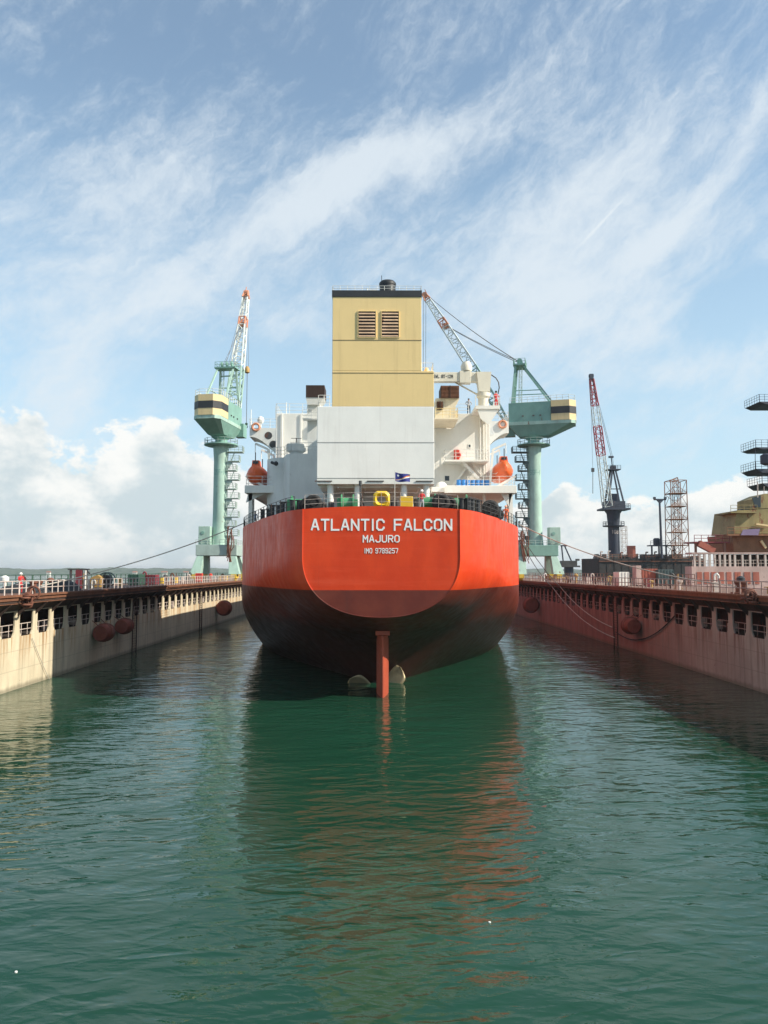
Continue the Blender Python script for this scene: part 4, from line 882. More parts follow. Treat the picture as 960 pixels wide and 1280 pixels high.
    # mast pole at stern with dark lamp
    q = on(450.5, 56.2); MB().cyl((q.x, 56.2, 13.9), (q.x, 56.2, P(450, 602, 56.2).z), .07).cyl((q.x, 56.2, P(450, 607, 56.2).z), (q.x, 56.2, P(450, 601, 56.2).z), .12).cyl((q.x + .35, 56.2, 13.9), (q.x, 56.2, P(450, 615, 56.2).z), .05).build('lamp_post', 'darkgrey', ship)
    # hatches forward: manifold crane posts (seen only past the sides)
    for yy in (120, 150, 180): MB().box((XC - 6, yy, 13.93), (XC + 6, yy + 16, 15.4)).build('cargo_hatch', 'rust', ship)
    # anodes: small pale blocks on the counter
    for (u, v, Y) in ((636, 742, 83), (632, 764, 84), (645, 708, 79)):
        pass
    return ship
M['letterwhite'] = paint('letter_white', (.82, .82, .80), .5, .03)
M['slatbuff'] = paint('slat_buff', (.62, .42, .27), .6, .3, .3)
M['seamgrey'] = paint('seam_grey', (.34, .34, .33), .6, .1)
M['rudder'] = paint('rudder_red', (.42, .075, .035), .5, .2, .08)
M['oldbuff'] = paint('seam_brown', (.30, .22, .11), .6, .2)
M['stainedcream'] = paint('stained_cream', (.80, .72, .54), .55, .12, .05, .55, rustcol=(.40, .22, .06))
M['brightcream'] = paint('bright_cream', (.78, .62, .30), .5, .1)
M['creamwhite'] = paint('cream_white', (.74, .70, .58), .5, .08, .02, .2)
ship = build_ship()

# flag on its own staff
fp = Vector((P(493.5, 632, 55.6).x, 55.6, 14.0)); top = P(493.5, 588, 55.6).z
fl = empty('flag', fp, 'dark blue flag with white and orange diagonal stripes flying at the stern', 'flag')
MB().cyl(fp, (fp.x, 55.6, top), .022, n=6).build('flagpole', 'railwhite', fl)
fb = MB(); nu, nv = 44, 28; fw, fh = 1.08, .66
def fpt(s, t):
    x = fp.x + .03 + s * fw; wv = .09 * math.sin(s * 7 + t * 1.5) * s; z = top - .12 - fh * (1 - t) - .20 * s - .04 * math.sin(s * 5)
    return Vector((x, 55.6 + wv, z + .10 * s * (1 - t)))
for i in range(nu):
    for j in range(nv):
        s, t = (i + .5) / nu, (j + .5) / nv
        lo = .12 + .52 * s - .03; a = (t - (.10 + .62 * s)); wd = .02 + .14 * s
        k = 0
        if -wd < a < 0: k = 1
        elif 0 <= a < wd: k = 2
        if (s - .2) ** 2 * 2.4 + (t - .72) ** 2 < .012: k = 1
        fb.mi = k; fb.face([fpt(i / nu, j / nv), fpt((i + 1) / nu, j / nv), fpt((i + 1) / nu, (j + 1) / nv), fpt(i / nu, (j + 1) / nv)], True)
fb.build('flag_cloth', ['flagblue', 'flagwhite', 'flagorange'], fl)

# blue drums on the boat deck
for k in range(7):
    u = 573.5 + k * 5.9; q = P(u, 614, 76.2); z0 = 17.7
    t = MB().lathe((q.x, 76.2, z0), [(.22, 0), (.225, .28), (.235, .3), (.225, .32), (.225, .58), (.235, .6), (.225, .62), (.22, .88), (.2, .9)], 16)
    o = t.build('barrel', 'drum', origin=(q.x, 76.2, z0))
    ord_ = ['leftmost', 'second', 'third', 'middle', 'fifth', 'sixth', 'rightmost'][k]
    tag(o, 'blue drum on the ship boat deck, %s of the row of seven' % ord_, 'barrel', 'blue drums on the boat deck')

# lifeboats
def lifeboat(c, label, s):
    t = empty('lifeboat', c, label, 'lifeboat', 'lifeboats under the davits')
    prof = [(-3.2, .12, .3), (-2.9, .55, .75), (-2.0, .9, .95), (0, 1.02, 1.0), (2.0, .9, .95), (2.9, .55, .75), (3.2, .12, .3)]
    def loft(fn, nm, m_):
        mb = MB(); n = 20; vs = []
        for (y, w_, k_) in prof:
            for i in range(n + 1): x, z = fn(i / n, w_, k_); vs.append((c[0] + x, c[1] + y, c[2] + z))
        mb.idx(vs, [(j * (n + 1) + i, j * (n + 1) + i + 1, (j + 1) * (n + 1) + i + 1, (j + 1) * (n + 1) + i) for j in range(len(prof) - 1) for i in range(n)], True)
        for j in (0, len(prof) - 1): mb.idx(vs[j * (n + 1):(j + 1) * (n + 1)], [tuple(range(n + 1))])
        return mb.build(nm, m_, t)
    loft(lambda q, w_, k_: (w_ * math.cos(math.pi * q) * 1.04, 1.0 - 1.0 * k_ * math.sin(math.pi * q) ** .75), 'boat_hull', 'boat')
    loft(lambda q, w_, k_: (w_ * math.cos(math.pi * q) * (1 - .28 * math.sin(math.pi * q)), 1.01 + 1.0 * k_ * math.sin(math.pi * q) ** .9), 'canopy', 'boat')
    MB().torus((c[0], c[1], c[2] + 1.0), 1.0, .06, 'z').build('rubbing_strake', 'boat', t).scale = (1, 1, 1)
    ct = MB().hexa([(c[0] - .42, c[1] - 2.2, c[2] + 1.6), (c[0] + .42, c[1] - 2.2, c[2] + 1.6), (c[0] + .42, c[1] - .9, c[2] + 1.6), (c[0] - .42, c[1] - .9, c[2] + 1.6), (c[0] - .34, c[1] - 2.1, c[2] + 2.35), (c[0] + .34, c[1] - 2.1, c[2] + 2.35), (c[0] + .34, c[1] - 1.0, c[2] + 2.35), (c[0] - .34, c[1] - 1.0, c[2] + 2.35)]).build('conning_tower', 'boat', t)
    MB().box((c[0] - .27, c[1] - 2.2, c[2] + 2.0), (c[0] - .03, c[1] - 2.14, c[2] + 2.25)).box((c[0] + .03, c[1] - 2.2, c[2] + 2.0), (c[0] + .27, c[1] - 2.14, c[2] + 2.25)).build('window', 'glass', ct)
    MB().cyl((c[0], c[1] - 2.3, c[2] + 1.5), (c[0], c[1] - 2.3, c[2] + 3.1), .05).cyl((c[0], c[1] + 2.3, c[2] + 1.5), (c[0], c[1] + 2.3, c[2] + 3.1), .05).build('lifting_hook', 'darkgrey', t)
    MB().box((c[0] - .3, c[1] - 2.98, c[2] + .95), (c[0] + .3, c[1] - 2.9, c[2] + 1.35)).build('stern_hatch', 'brown', t)
    for s2 in (-1, 1): MB().tube([(c[0] + s2 * .55, c[1] - 2.7, c[2] + .8), (c[0] + s2 * .85, c[1] - 2.2, c[2] + .55), (c[0] + s2 * 1.0, c[1] - 1.0, c[2] + .75), (c[0] + s2 * 1.06, c[1] + .6, c[2] + .6)], .03, 5).build('grab_line', 'railwhite', t)
    MB().bar((c[0], c[1] - 3.0, c[2] + .45), (c[0], c[1] - 2.0, c[2] - .02), .1).build('skeg', 'boat', t)
q = P(321.5, 606, 77.5); lifeboat(Vector((q.x, 78.5, q.z)), 'orange enclosed lifeboat hanging in shade on the left side of the ship', -1)
q = P(628, 601, 77.5); lifeboat(Vector((q.x, 78.5, q.z)), 'sunlit orange enclosed lifeboat hanging on the right side of the ship', 1)

# ------------------------------------------------------------------ people
def person(loc, rz, label, shirt, trousers, helmet=None, arms='down', H=1.74, group=None):
    t = empty('person', loc, label, 'person', group, rz, local=True)
    k = H / 1.75
    J = {'pel': (0, 0, .95), 'sp': (0, 0, 1.12), 'ch': (0, 0, 1.36), 'nk': (0, 0, 1.50), 'hd': (0, -.01, 1.60), 'ht': (0, 0, 1.72)}
    ax = {'down': ((.20, 0, 1.42), (.26, .02, 1.14), (.25, -.06, .88), (.24, -.1, .78)), 'hips': ((.20, 0, 1.42), (.36, .04, 1.18), (.22, -.10, 1.03), (.16, -.14, 1.0)), 'fwd': ((.20, 0, 1.42), (.25, -.08, 1.17), (.2, -.33, 1.12), (.18, -.42, 1.12))}[arms]
    vs = [Vector(J['pel']), Vector(J['sp']), Vector(J['ch']), Vector(J['nk']), Vector(J['hd']), Vector(J['ht'])]
    rad = [.145, .13, .155, .06, .095, .075]; ed = [(0, 1), (1, 2), (2, 3), (3, 4), (4, 5)]
    for s in (-1, 1):
        i = len(vs); vs += [Vector((s * a[0], a[1], a[2])) for a in ax]; rad += [.068, .05, .036, .03]; ed += [(2, i), (i, i + 1), (i + 1, i + 2), (i + 2, i + 3)]
        i = len(vs); vs += [Vector((s * .1, 0, .86)), Vector((s * .12, -.02, .48)), Vector((s * .13, .02, .09)), Vector((s * .14, -.14, .05))]; rad += [.095, .065, .045, .045]; ed += [(0, i), (i, i + 1), (i + 1, i + 2), (i + 2, i + 3)]
    me = bpy.data.meshes.new('b'); me.from_pydata([tuple(v * k) for v in vs], ed, []); o = bpy.data.objects.new('b', me); COL.objects.link(o)
    sk = o.modifiers.new('s', 'SKIN'); 
    for i, sv in enumerate(me.skin_vertices[0].data): sv.radius = (rad[i] * k, rad[i] * k * (.72 if i in (0, 1, 2) else 1)); sv.use_root = (i == 0)
    ss = o.modifiers.new('ss', 'SUBSURF'); ss.levels = 1; ss.render_levels = 1
    dg = bpy.context.evaluated_depsgraph_get(); m2 = bpy.data.meshes.new_from_object(o.evaluated_get(dg)); bpy.data.objects.remove(o)
    m2.materials.clear()
    for x in (shirt, trousers, 'skin', 'black'): m2.materials.append(M[x])
    for p in m2.polygons:
        c = p.center / k; p.use_smooth = True
        p.material_index = 2 if c.z > 1.49 or (abs(c.x) > .14 and .70 < c.z < .86 and arms == 'down') or (arms != 'down' and math.hypot(abs(c.x) - ax[3][0], c.y - ax[3][1]) < .05 and c.z > .95) else 0 if c.z > .98 else 3 if c.z < .1 else 1
    b = bpy.data.objects.new('body', m2); COL.objects.link(b); b.parent = t
    hm = MB()
    if helmet: hm.lathe(Vector((0, 0, 1.655)) * k, [(.145, 0), (.12, .03), (.115, .09), (.07, .14), (.02, .155)], 14)
    else: hm.lathe(Vector((0, .01, 1.64)) * k, [(.09, 0), (.105, .05), (.08, .11), (.02, .135)], 12)
    h = hm.build('helmet' if helmet else 'hair', helmet or 'hair'); h.parent = t
    return t
person(Vector((P(586, 515, 80.6).x, 80.6, 26.1)), R(10), 'man in grey shirt and black trousers standing on the ship deckhouse roof', 'grey_cloth', 'black_cloth', None, 'hips')
person(Vector((P(619.5, 511, 78).x, 77.6, P(604, 511, 78).z)), R(30), 'worker in red coverall beside the deck crane pedestal', 'red_cloth', 'red_cloth', 'hair', 'fwd')
person(Vector((P(314, 650, 80).x, 80, 13.93)), R(15), 'worker in pale blue at the ship left rail, left one of the two', 'blue_cloth', 'blue_cloth', 'white', 'fwd', group='two helmeted workers at the ship left rail')
person(Vector((P(318.5, 650, 79).x, 79.2, 13.93)), R(-10), 'worker in pale blue at the ship left rail, right one of the two', 'blue_cloth', 'grey_cloth', 'white', 'down', group='two helmeted workers at the ship left rail')
person(Vector((P(633.5, 645, 72).x, 72.5, 13.93)), R(-20), 'worker in orange coverall at the ship right rail', 'orange_cloth', 'orange_cloth', 'orangejib', 'fwd')
person(Vector((P(527.5, 632, 57).x, 57.3, 13.95)), R(0), 'worker in red top beside the yellow locker at the stern rail', 'red_cloth', 'grey_cloth', 'white', 'fwd', H=1.6)
person(Vector((-30.6, 66.0, Z_DECK)), R(60), 'worker in red coverall behind the left dock rail beside the rope bollard', 'red_cloth', 'red_cloth', 'white', 'fwd')

# ------------------------------------------------------------------ portal cranes on the dock walls
def portal_crane(cx, cy, side, tip, label, bx, stair_side, word):
    z0 = Z_DECK
    t = empty('portal_crane', (cx, cy, z0), label, 'crane', 'green portal cranes on the dock walls')
    V = lambda x, y, z: Vector((cx + x, cy + y, z))
    # bogies and legs
    for sx in (-1, 1):
        for sy in (-1, 1):
            lg = MB(); a, b = V(sx * 3.85, sy * 3.6, z0 + 1.3), V(sx * 3.2, sy * 2.4, z0 + 5.0)
            lg.hexa([a + Vector((-1.1, -.9, 0)), a + Vector((1.1, -.9, 0)), a + Vector((1.1, .9, 0)), a + Vector((-1.1, .9, 0)), b + Vector((-.65, -.7, 0)), b + Vector((.65, -.7, 0)), b + Vector((.65, .7, 0)), b + Vector((-.65, .7, 0))])
            lg.build('leg', 'mint', t, bevel=.05)
            bg = MB(); bg.box(V(sx * 3.85 - .5, sy * 3.6 - 1.5, z0 + .5), V(sx * 3.85 + .5, sy * 3.6 + 1.5, z0 + 1.29))
            for q in (-1, 1): bg.cyl(V(sx * 3.85 - .3, sy * 3.6 + q * .85, z0 + .4), V(sx * 3.85 + .3, sy * 3.6 + q * .85, z0 + .4), .4, n=14); bg.box(V(sx * 3.85 - .75, sy * 3.6 + q * 1.1 - .25, z0 + .3), V(sx * 3.85 - .52, sy * 3.6 + q * 1.1 + .25, z0 + 1.1))
            bg.build('bogie', 'bogie', t)
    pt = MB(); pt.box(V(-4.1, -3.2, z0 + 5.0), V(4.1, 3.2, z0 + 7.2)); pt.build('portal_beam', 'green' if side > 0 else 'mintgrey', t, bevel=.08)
    MB().rail([V(-4.1, -3.15, z0 + 7.2), V(4.1, -3.15, z0 + 7.2), V(4.1, 3.15, z0 + 7.2)], 1.0, 2, 1.2, .04).build('portal_railing', 'mintgrey', t)
    zc = P(275, 553, cy).z; zp = P(275, 558, cy).z
    cl = MB().lathe(V(0, 0, 0), [(1.75, z0 + 7.21), (1.55, z0 + 9.5), (1.45, z0 + 14), (1.42, zp - 3), (1.6, zp - .4), (1.6, zp)], 40); clo = cl.build('column', 'mint', t)
    text('column_lettering', 'green', clo, word, Vector((cx, cy - 1.44, P(275, 591, cy).z)), 1.1, 2.4, wrap=1.44)
    sd = MB(); sd.box(V(bx - 1.15, -3.0, z0 + 7.22), V(bx + 1.15, -.9, z0 + 10.9)); bo = sd.build('switch_cabinet', 'mint', t, bevel=.05)
    MB().cyl(V(bx - .3, -3.1, z0 + 9.6), V(bx - .3, -3.0, z0 + 9.6), .35, n=12).build('cable_guide', 'green', bo)
    # round platform
    rp = MB().lathe(V(0, 0, zp), [(3.0, 0), (3.45, .15), (3.45, .35), (1.3, .36)], 32).build('round_platform', 'green', t)
    pts = [V(3.35 * math.cos(a * math.pi / 8), 3.35 * math.sin(a * math.pi / 8), zp + .35) for a in range(17)]
    MB().rail(pts, 1.1, 2, 1.4, .045).build('railing', 'mintgrey', rp)
    MB().lathe(V(0, 0, zp + .36), [(1.25, 0), (1.25, 1.0), (1.9, 1.4), (2.2, 2.0)], 28).build('slewing_ring', 'green', t)
    # zigzag stair cages down one side
    sx = stair_side; zt_ = zp - 1.2; n = 10; hh = (zt_ - (z0 + 7.3)) / n
    stc = MB()
    for k in range(n + 1):
        z = z0 + 7.3 + k * hh; x0 = 1.45; x1 = 3.9 if k % 2 else 3.3
        if k == n: x1 = 4.6
        stc.box(V(sx * x0, -1.2, z - .16), V(sx * x1, .8, z))
        stc.rail([V(sx * x0, -1.15, z), V(sx * x1, -1.15, z), V(sx * x1, .75, z)], 1.1, 3, .7, .045, .05)
        if k < n:
            xa, xb = (2.2, 2.9) if k % 2 else (2.9, 2.2)
            for dy in (-.25, .25): stc.cyl(V(sx * xa, -.5 + dy, z), V(sx * xb, -.5 + dy, z + hh), .05, n=4)
            for j in range(7): q = (j + .5) / 7; xx = xa + (xb - xa) * q; stc.cyl(V(sx * xx, -.75, z + hh * q), V(sx * xx, -.25, z + hh * q), .035, n=4)
        if k % 2: stc.prism([V(sx * 1.3, -.9, z - .16), V(sx * 2.7, -.9, z - .16), V(sx * 1.5, -.9, z - 2.0)], (0, .12, 0))
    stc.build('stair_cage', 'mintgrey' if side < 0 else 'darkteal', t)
    random.seed(9 + side); fs_ = MB()
    for k in range(10):
        p0 = V(sx * random.uniform(2.2, 3.6), -3.4, z0 + random.uniform(8.5, 11)); fs_.tube([p0, p0 + Vector((random.uniform(-.4, .4), -.3, -2.0)), V(sx * random.uniform(2.0, 3.2), -3.5, z0 + random.uniform(3.2, 5.2))], .09, 5)
    fs_.build('cable_festoon', 'rust', t)
    # slewing top, local frame: h = jib heading
    tipv = Vector(tip); hd = Vector((tipv.x - cx, tipv.y - cy, 0)).normalized(); sdv = Vector((hd.y, -hd.x, 0))
    def L(f, s, z): return Vector((cx, cy, z)) + hd * f + sdv * s
    zb = P(275, 545, cy).z - .2; zh = P(275, 529, cy).z; zr = P(275, 504.5, cy).z; zl = zh + (zr - zh) * .33; zu = zh + (zr - zh) * .68
    def ring(z, f0, f1, w_, c, ): return [L(f0, -w_ + c, z), L(f0, w_ - c, z), L(f0 + c, w_, z), L(f1, w_, z), L(f1, -w_, z), L(f0 + c, -w_, z)]
    def loft(r0, r1, m_, nm, par):
        mb = MB(); k = len(r0); mb.idx(r0 + r1, [(i, (i + 1) % k, k + (i + 1) % k, k + i) for i in range(k)] + [tuple(range(k - 1, -1, -1)), tuple(range(k, 2 * k))]); return mb.build(nm, m_, par)
    loft(ring(zb, -3.6, 2.8, 1.7, .5), ring(zh - .7, -8.5, 4.9, 2.7, .9), 'green', 'turntable', t)
    loft(ring(zh - .69, -8.7, 5.1, 2.75, .9), ring(zh, -8.7, 5.1, 2.75, .9), 'mint', 'turntable_frame', t)
    hs = loft(ring(zh + .01, -3.78, 4.9, 2.6, .05), ring(zr - .15, -3.78, 4.9, 2.6, .05), 'green', 'machinery_house', t)
    tl = loft(ring(zh + .01, -8.8, -3.8, 2.8, 1.3), ring(zl, -8.8, -3.8, 2.8, 1.3), 'cream', 'counterweight', t)
    loft(ring(zl + .005, -8.84, -3.81, 2.84, 1.3), ring(zu, -8.84, -3.81, 2.84, 1.3), 'black', 'black_band', tl)
    loft(ring(zu + .005, -8.8, -3.8, 2.8, 1.3), ring(zr, -8.8, -3.8, 2.8, 1.3), 'cream', 'upper_panel', tl)
    MB().rail([L(-8.6, -1.4, zr), L(-8.6, 1.4, zr), L(-7.4, 2.7, zr), L(4.6, 2.5, zr - .1)], 1.1, 2, 1.2, .04).rail([L(-8.6, -1.4, zr), L(-7.4, -2.7, zr), L(4.6, -2.5, zr - .1)], 1.1, 2, 1.2, .04).build('roof_railing', 'jibwhite', hs)
    for f in (-1.6, -.2, 2.0): 
        for s in (-1, 1): MB().box(L(f, s * 2.61, zh + 1.2) - Vector((.18, .18, .12)), L(f, s * 2.61, zh + 1.2) + Vector((.18, .18, .12))).build('vent_grille', 'darkgrey', hs)
    cb = MB(); 
    r0 = [L(4.0, 1.4, zh - 2.2), L(6.2, 1.4, zh - 2.2), L(6.2, 3.3, zh - 2.2), L(4.0, 3.3, zh - 2.2)]; r1 = [Vector((p.x, p.y, zh + .6)) for p in r0]
    cb.idx(r0 + r1, [(0, 1, 5, 4), (1, 2, 6, 5), (2, 3, 7, 6), (3, 0, 4, 7), (0, 1, 2, 3), (4, 5, 6, 7)]); cbo = cb.build('operator_cab', 'green', t)
    # A-frame
    za = P(275, 456, cy).z; fa = 2.6
    af = MB()
    for s in (-1, 1):
        af.bar(L(4.2, s * 2.2, zr - .3), L(fa + .8, s * 1.7, za), .42); af.bar(L(-3.9, s * 2.2, zr), L(fa - .6, s * 1.7, za), .32)
        af.cyl(L(-1.9, s * 2.0, zr + 2.5), L(3.9, s * 2.0, zr + 2.6), .10)
    af.cyl(L(3.8, -2, zr + 4.2), L(3.8, 2, zr + 4.2), .15); af.cyl(L(3.5, -1.7, za - 1.5), L(3.5, 1.7, za - 1.5), .15)
    afo = af.build('a_frame', 'mint' if side < 0 else 'green', t)
    tp = MB(); c = L(fa, 0, za); 
    r0 = [L(fa - 1.3, -2.3, za - .3), L(fa + 1.3, -2.3, za - .3), L(fa + 1.3, 2.3, za - .3), L(fa - 1.3, 2.3, za - .3)]; r1 = [Vector((p.x, p.y, za)) for p in r0]
    tp.idx(r0 + r1, [(0, 1, 5, 4), (1, 2, 6, 5), (2, 3, 7, 6), (3, 0, 4, 7), (0, 1, 2, 3), (4, 5, 6, 7)])
    for s in (-1, 0, 1): tp.cyl(L(fa, s * 1.1 - .12, za + .75), L(fa, s * 1.1 + .12, za + .75), .6, n=14)
    tp.rail([L(fa - 1.2, -2.2, za), L(fa - 1.2, 2.2, za), L(fa + 1.2, 2.2, za), L(fa + 1.2, -2.2, za), L(fa - 1.2, -2.2, za)], 1.1, 2, 1.1, .04); tpo = tp.build('sheave_platform', 'green', afo)
    # jib
    foot = L(5.2, 0, zh + .2); knee = foot.lerp(tipv, .74); k1 = foot.lerp(tipv, .18)
    upv = Vector((-hd.x, -hd.y, 1))
    jb = MB().lattice(foot, k1, 3.4, 2.9, 2, .22, .1, .5, 1.6, up=upv).lattice(k1, foot.lerp(tipv, .42), 2.9, 2.4, 4, .2, .09, 1.6, 2.0, up=upv); jo = jb.build('jib', 'mint', t)
    MB().lattice(foot.lerp(tipv, .42), knee, 2.4, 1.5, 6, .17, .08, 2.0, 1.6, up=upv).build('jib_middle', 'jibwhite', jo)
    MB().lattice(knee, foot.lerp(tipv, .80), 1.5, 1.45, 1, .2, .1, 1.6, 1.5, up=upv).box(knee - Vector((.55, .5, .1)), knee + Vector((.6, .5, .9))).build('jib_knee', 'orangejib', jo)
    MB().lattice(foot.lerp(tipv, .80), foot.lerp(tipv, .96), 1.45, 1.1, 3, .16, .075, 1.5, 1.0, up=upv).build('jib_upper', 'jibwhite', jo)
    th_ = MB().lattice(foot.lerp(tipv, .96), tipv, 1.3, .8, 1, .16, .09, up=upv); th_.cyl(tipv - sdv * .5, tipv + sdv * .5, .6, n=14); th_.bar(tipv - hd * .6, tipv + Vector((0, 0, 1.3)) , .15); th_.build('jib_head', 'orangejib', jo)
    # walkway ladder on the jib
    MB().lattice(L(2.6, -.9, zr - 1), L(2.4, -.9, za - .3), .6, .6, 8, .04, .03).build('access_ladder', 'mintgrey', afo)
    # ropes
    rp_ = MB()
    for s in (-.9, -.6, -.3, .3, .6, .9):
        sag = 1.2; pts = []
        A = L(fa, s, za + .8); B = (tipv if abs(s) < .5 else knee) + sdv * s * .4 + Vector((0, 0, .5))
        for k in range(9): q = k / 8; p = A.lerp(B, q); p.z -= sag * 4 * q * (1 - q) * (.6 if abs(s) < .5 else .3); pts.append(p)
        rp_.tube(pts, .045, 4)
    rp_.build('luffing_ropes', 'wire', t)
    return t, tipv, L
M['mintgrey'] = paint('mint_grey', (.36, .46, .42), .6, .15, .2)
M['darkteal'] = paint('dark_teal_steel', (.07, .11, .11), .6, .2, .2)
cxl = P(275.5, 620, 157).x; tipL = P(308, 366, 171)
craneL, tL, LL = portal_crane(cxl, 157, -1, tipL, 'portal crane on the left dock wall, cream counterweight facing the viewer and jib raised', -2.5, 1, 'SSF-II')
cxr = P(668, 620, 160).x; tipR = P(531, 369, 166)
craneR, tR, LR = portal_crane(cxr, 160, 1, tipR, 'portal crane on the right dock wall, jib slanting left behind the funnel', 3.5, -1, 'SSF-I')
# hook blocks
def hook(tip, vblock, uend, vend, Y, label, two):
    b = P(uend, vblock, Y); h = empty('hook_block', (b.x, Y, b.z - 1.5), label, 'crane hook', 'hook blocks of the portal cranes')
    e = P(uend, vend, Y)
    MB().lathe((b.x, Y, b.z - .7), [(.15, 0), (.55, .2), (.6, 1.0), (.35, 1.5), (.1, 1.7)], 14).build('block', 'tan', h)
    MB().cyl((b.x, Y, e.z), (b.x, Y, b.z - .7), .07, n=5).build('pendant_rope', 'wire', h)
    r = MB(); 
    for d in (-.25, .25): r.cyl((b.x + d, Y, b.z + .9), tip + Vector((d, 0, -.4)), .04, n=4)
    r.build('hoist_rope', 'wire', h)
    MB().lathe((b.x, Y, e.z - .5), [(.05, 0), (.3, .15), (.3, .5), (.1, .6)], 10).torus((b.x, Y, e.z - .8), .28, .08, 'y', 12, 6).build('hook', 'greenbox', h)
hook(tipL, 463, 309, 529, 171, 'tan hook block hanging from the left portal crane jib', True)
hook(tipR, 520, 530.5, 540, 166, 'hook block on long ropes from the right portal crane jib, behind the funnel', True)

# ------------------------------------------------------------------ dark crane and yard behind the right dock wall
def dark_crane():
    Y = 220; b = P(768, 700, Y); x = b.x; t = empty('harbour_crane', (x, Y, 8), 'dark column crane with red and white jib beyond the right dock wall', 'crane')
    z1 = P(768, 657, Y).z; z2 = P(768, 638, Y).z; z3 = P(768, 627, Y).z; za = P(770, 588, Y).z; s = Y / 960
    c = MB().lathe((x, Y, 0), [(1.65, 0), (1.6, z1), (1.9, z2 - 1), (2.6, z2)], 28).build('column', 'navy', t)
    text('column_lettering', 'rail', c, '103', Vector((x, Y - 1.62, P(768, 665, Y).z)), 1.1, 2.0, wrap=1.62)
    MB().lathe((x, Y, z1), [(3.0, -.3), (3.1, 0), (1.6, .02)], 24).build('lower_platform', 'navy', t)
    MB().rail([(x + 3 * math.cos(a * math.pi / 6), Y + 3 * math.sin(a * math.pi / 6), z1) for a in range(13)], 1.1, 2, 1.5, .05).build('lower_railing', 'navy', t)
    hp = MB().box((x - 3.9, Y - 3, z2), (x + 4.1, Y + 3, z2 + .5)).box((x - 2.6, Y - 2, z2 + .5), (x + 2.9, Y + 2, z3)).build('machinery_deck', 'navy', t)
    MB().rail([(x - 3.8, Y - 2.9, z2 + .5), (x + 4, Y - 2.9, z2 + .5), (x + 4, Y + 2.9, z2 + .5)], 1.2, 2, 1.5, .06).build('railing', 'navy', hp)
    af = MB()
    for sy in (-1, 1): af.bar((x - 1.8, Y + sy * 1.8, z3), (x - .3, Y + sy * 1.0, za), .45); af.bar((x + 2.4, Y + sy * 1.8, z3), (x + .6, Y + sy * 1.0, za), .4)
    af.bar((x - 1.2, Y - 1.5, z3 + 3.5), (x + 1.6, Y - 1.5, z3 + 3.5), .25); af.box((x - 1.8, Y - 1.5, za), (x + 2.0, Y + 1.5, za + .3)); af.box((x - .5, Y - .8, za + .3), (x + .9, Y + .8, za + 1.3)); af.box((x - .8, Y - 1, z3), (x + 1.4, Y + 1, z3 + 2.2))
    af.rail([(x - 1.8, Y - 1.5, za + .3), (x + 2, Y - 1.5, za + .3)], 1, 2, 1, .05); af.build('a_frame', 'navy', t)
    ft = P(759, 632, Y - 2); tp = P(739, 470, Y - 14); up = Vector((.3, -.3, 1))
    j = MB().lattice(ft, ft.lerp(tp, .4), 2.2, 1.8, 6, .14, .06, up=up); jo = j.build('jib', 'jibwhite', t)
    MB().lattice(ft.lerp(tp, .4), ft.lerp(tp, .62), 1.9, 1.8, 4, .16, .09, up=up).build('jib_red_section', 'fadedred', jo, label='red painted middle section of the jib')
    MB().lattice(ft.lerp(tp, .62), ft.lerp(tp, .78), 1.8, 1.6, 3, .12, .05, up=up).build('jib_white_section', 'jibwhite', jo)
    MB().lattice(ft.lerp(tp, .78), ft.lerp(tp, .98), 1.6, .9, 4, .16, .09, up=up).build('jib_red_tip', 'fadedred', jo)
    MB().box(tp - Vector((.5, .5, .9)), tp + Vector((.5, .5, .5))).cyl(tp - Vector((.6, 0, 0)), tp + Vector((.6, 0, 0)), .5, n=12).build('jib_head', 'navy', jo)
    m = MB(); mid = P(764, 571, Y - 5); m.tube([tp, mid, Vector((x, Y, za + 1.2))], .06, 4); m.tube([tp + Vector((.3, .3, 0)), mid + Vector((.3, 0, .4)), Vector((x + .4, Y, za + 1.2))], .05, 4); m.box(mid - Vector((.7, .4, .3)), mid + Vector((.6, .4, .2))); m.bar(mid, (x, Y, za + 1.2), .25); m.build('luffing_ropes', 'navy', t)
    hb = P(741, 587, Y - 14); 
    m = MB(); m.cyl((tp.x - .3, tp.y, tp.z), (hb.x, hb.y, hb.z), .04, n=4); m.box(hb - Vector((.35, .35, .6)), hb + Vector((.35, .35, .4))); e = P(741, 617, Y - 14); m.cyl(hb, e, .09, n=5); m.build('hook_tackle', 'darkgrey', t)
    ld = MB().lattice((x + 2.6, Y - 1, 2), (x + 2.6, Y - 1, z1 - .3), 1.4, 1.4, 18, .06, .04); ld.build('ladder_cage', 'rail', t)
M['fadedred'] = paint('faded_red', (.50, .10, .12), .6, .15, .1)
dark_crane()

# small dark crane further along
Y = 235; q = P(711, 712, Y)
t = empty('deck_crane', (q.x, Y, 0), 'small dark crane with twin raised masts just right of the right portal crane', 'crane')
z1 = P(711, 709, Y).z; z2 = P(711, 701, Y).z; z3 = P(704, 683, Y).z
MB().cyl((q.x, Y, 0), (q.x, Y, z1), 1.4, n=14).build('pedestal', 'navy', t)
MB().box((q.x - 3, Y - 2, z1), (q.x + 3, Y + 2, z1 + .5)).box((q.x - 2.4, Y - 1.6, z1 + .5), (q.x + 2.2, Y + 1.6, z2)).box((q.x + 2.2, Y - .6, z2), (q.x + 3.2, Y + .6, z2 + .6)).build('machinery_deck', 'darkgrey', t)
MB().bar((q.x - 1.7, Y, z2), (P(702, 683, Y).x, Y, z3), .35).bar((q.x + .8, Y, z2), (P(706, 683, Y).x, Y, z3), .35).box((P(701, 683, Y).x, Y - .5, z3), (P(708, 683, Y).x, Y + .5, z3 + .4)).build('mast', 'navy', t)

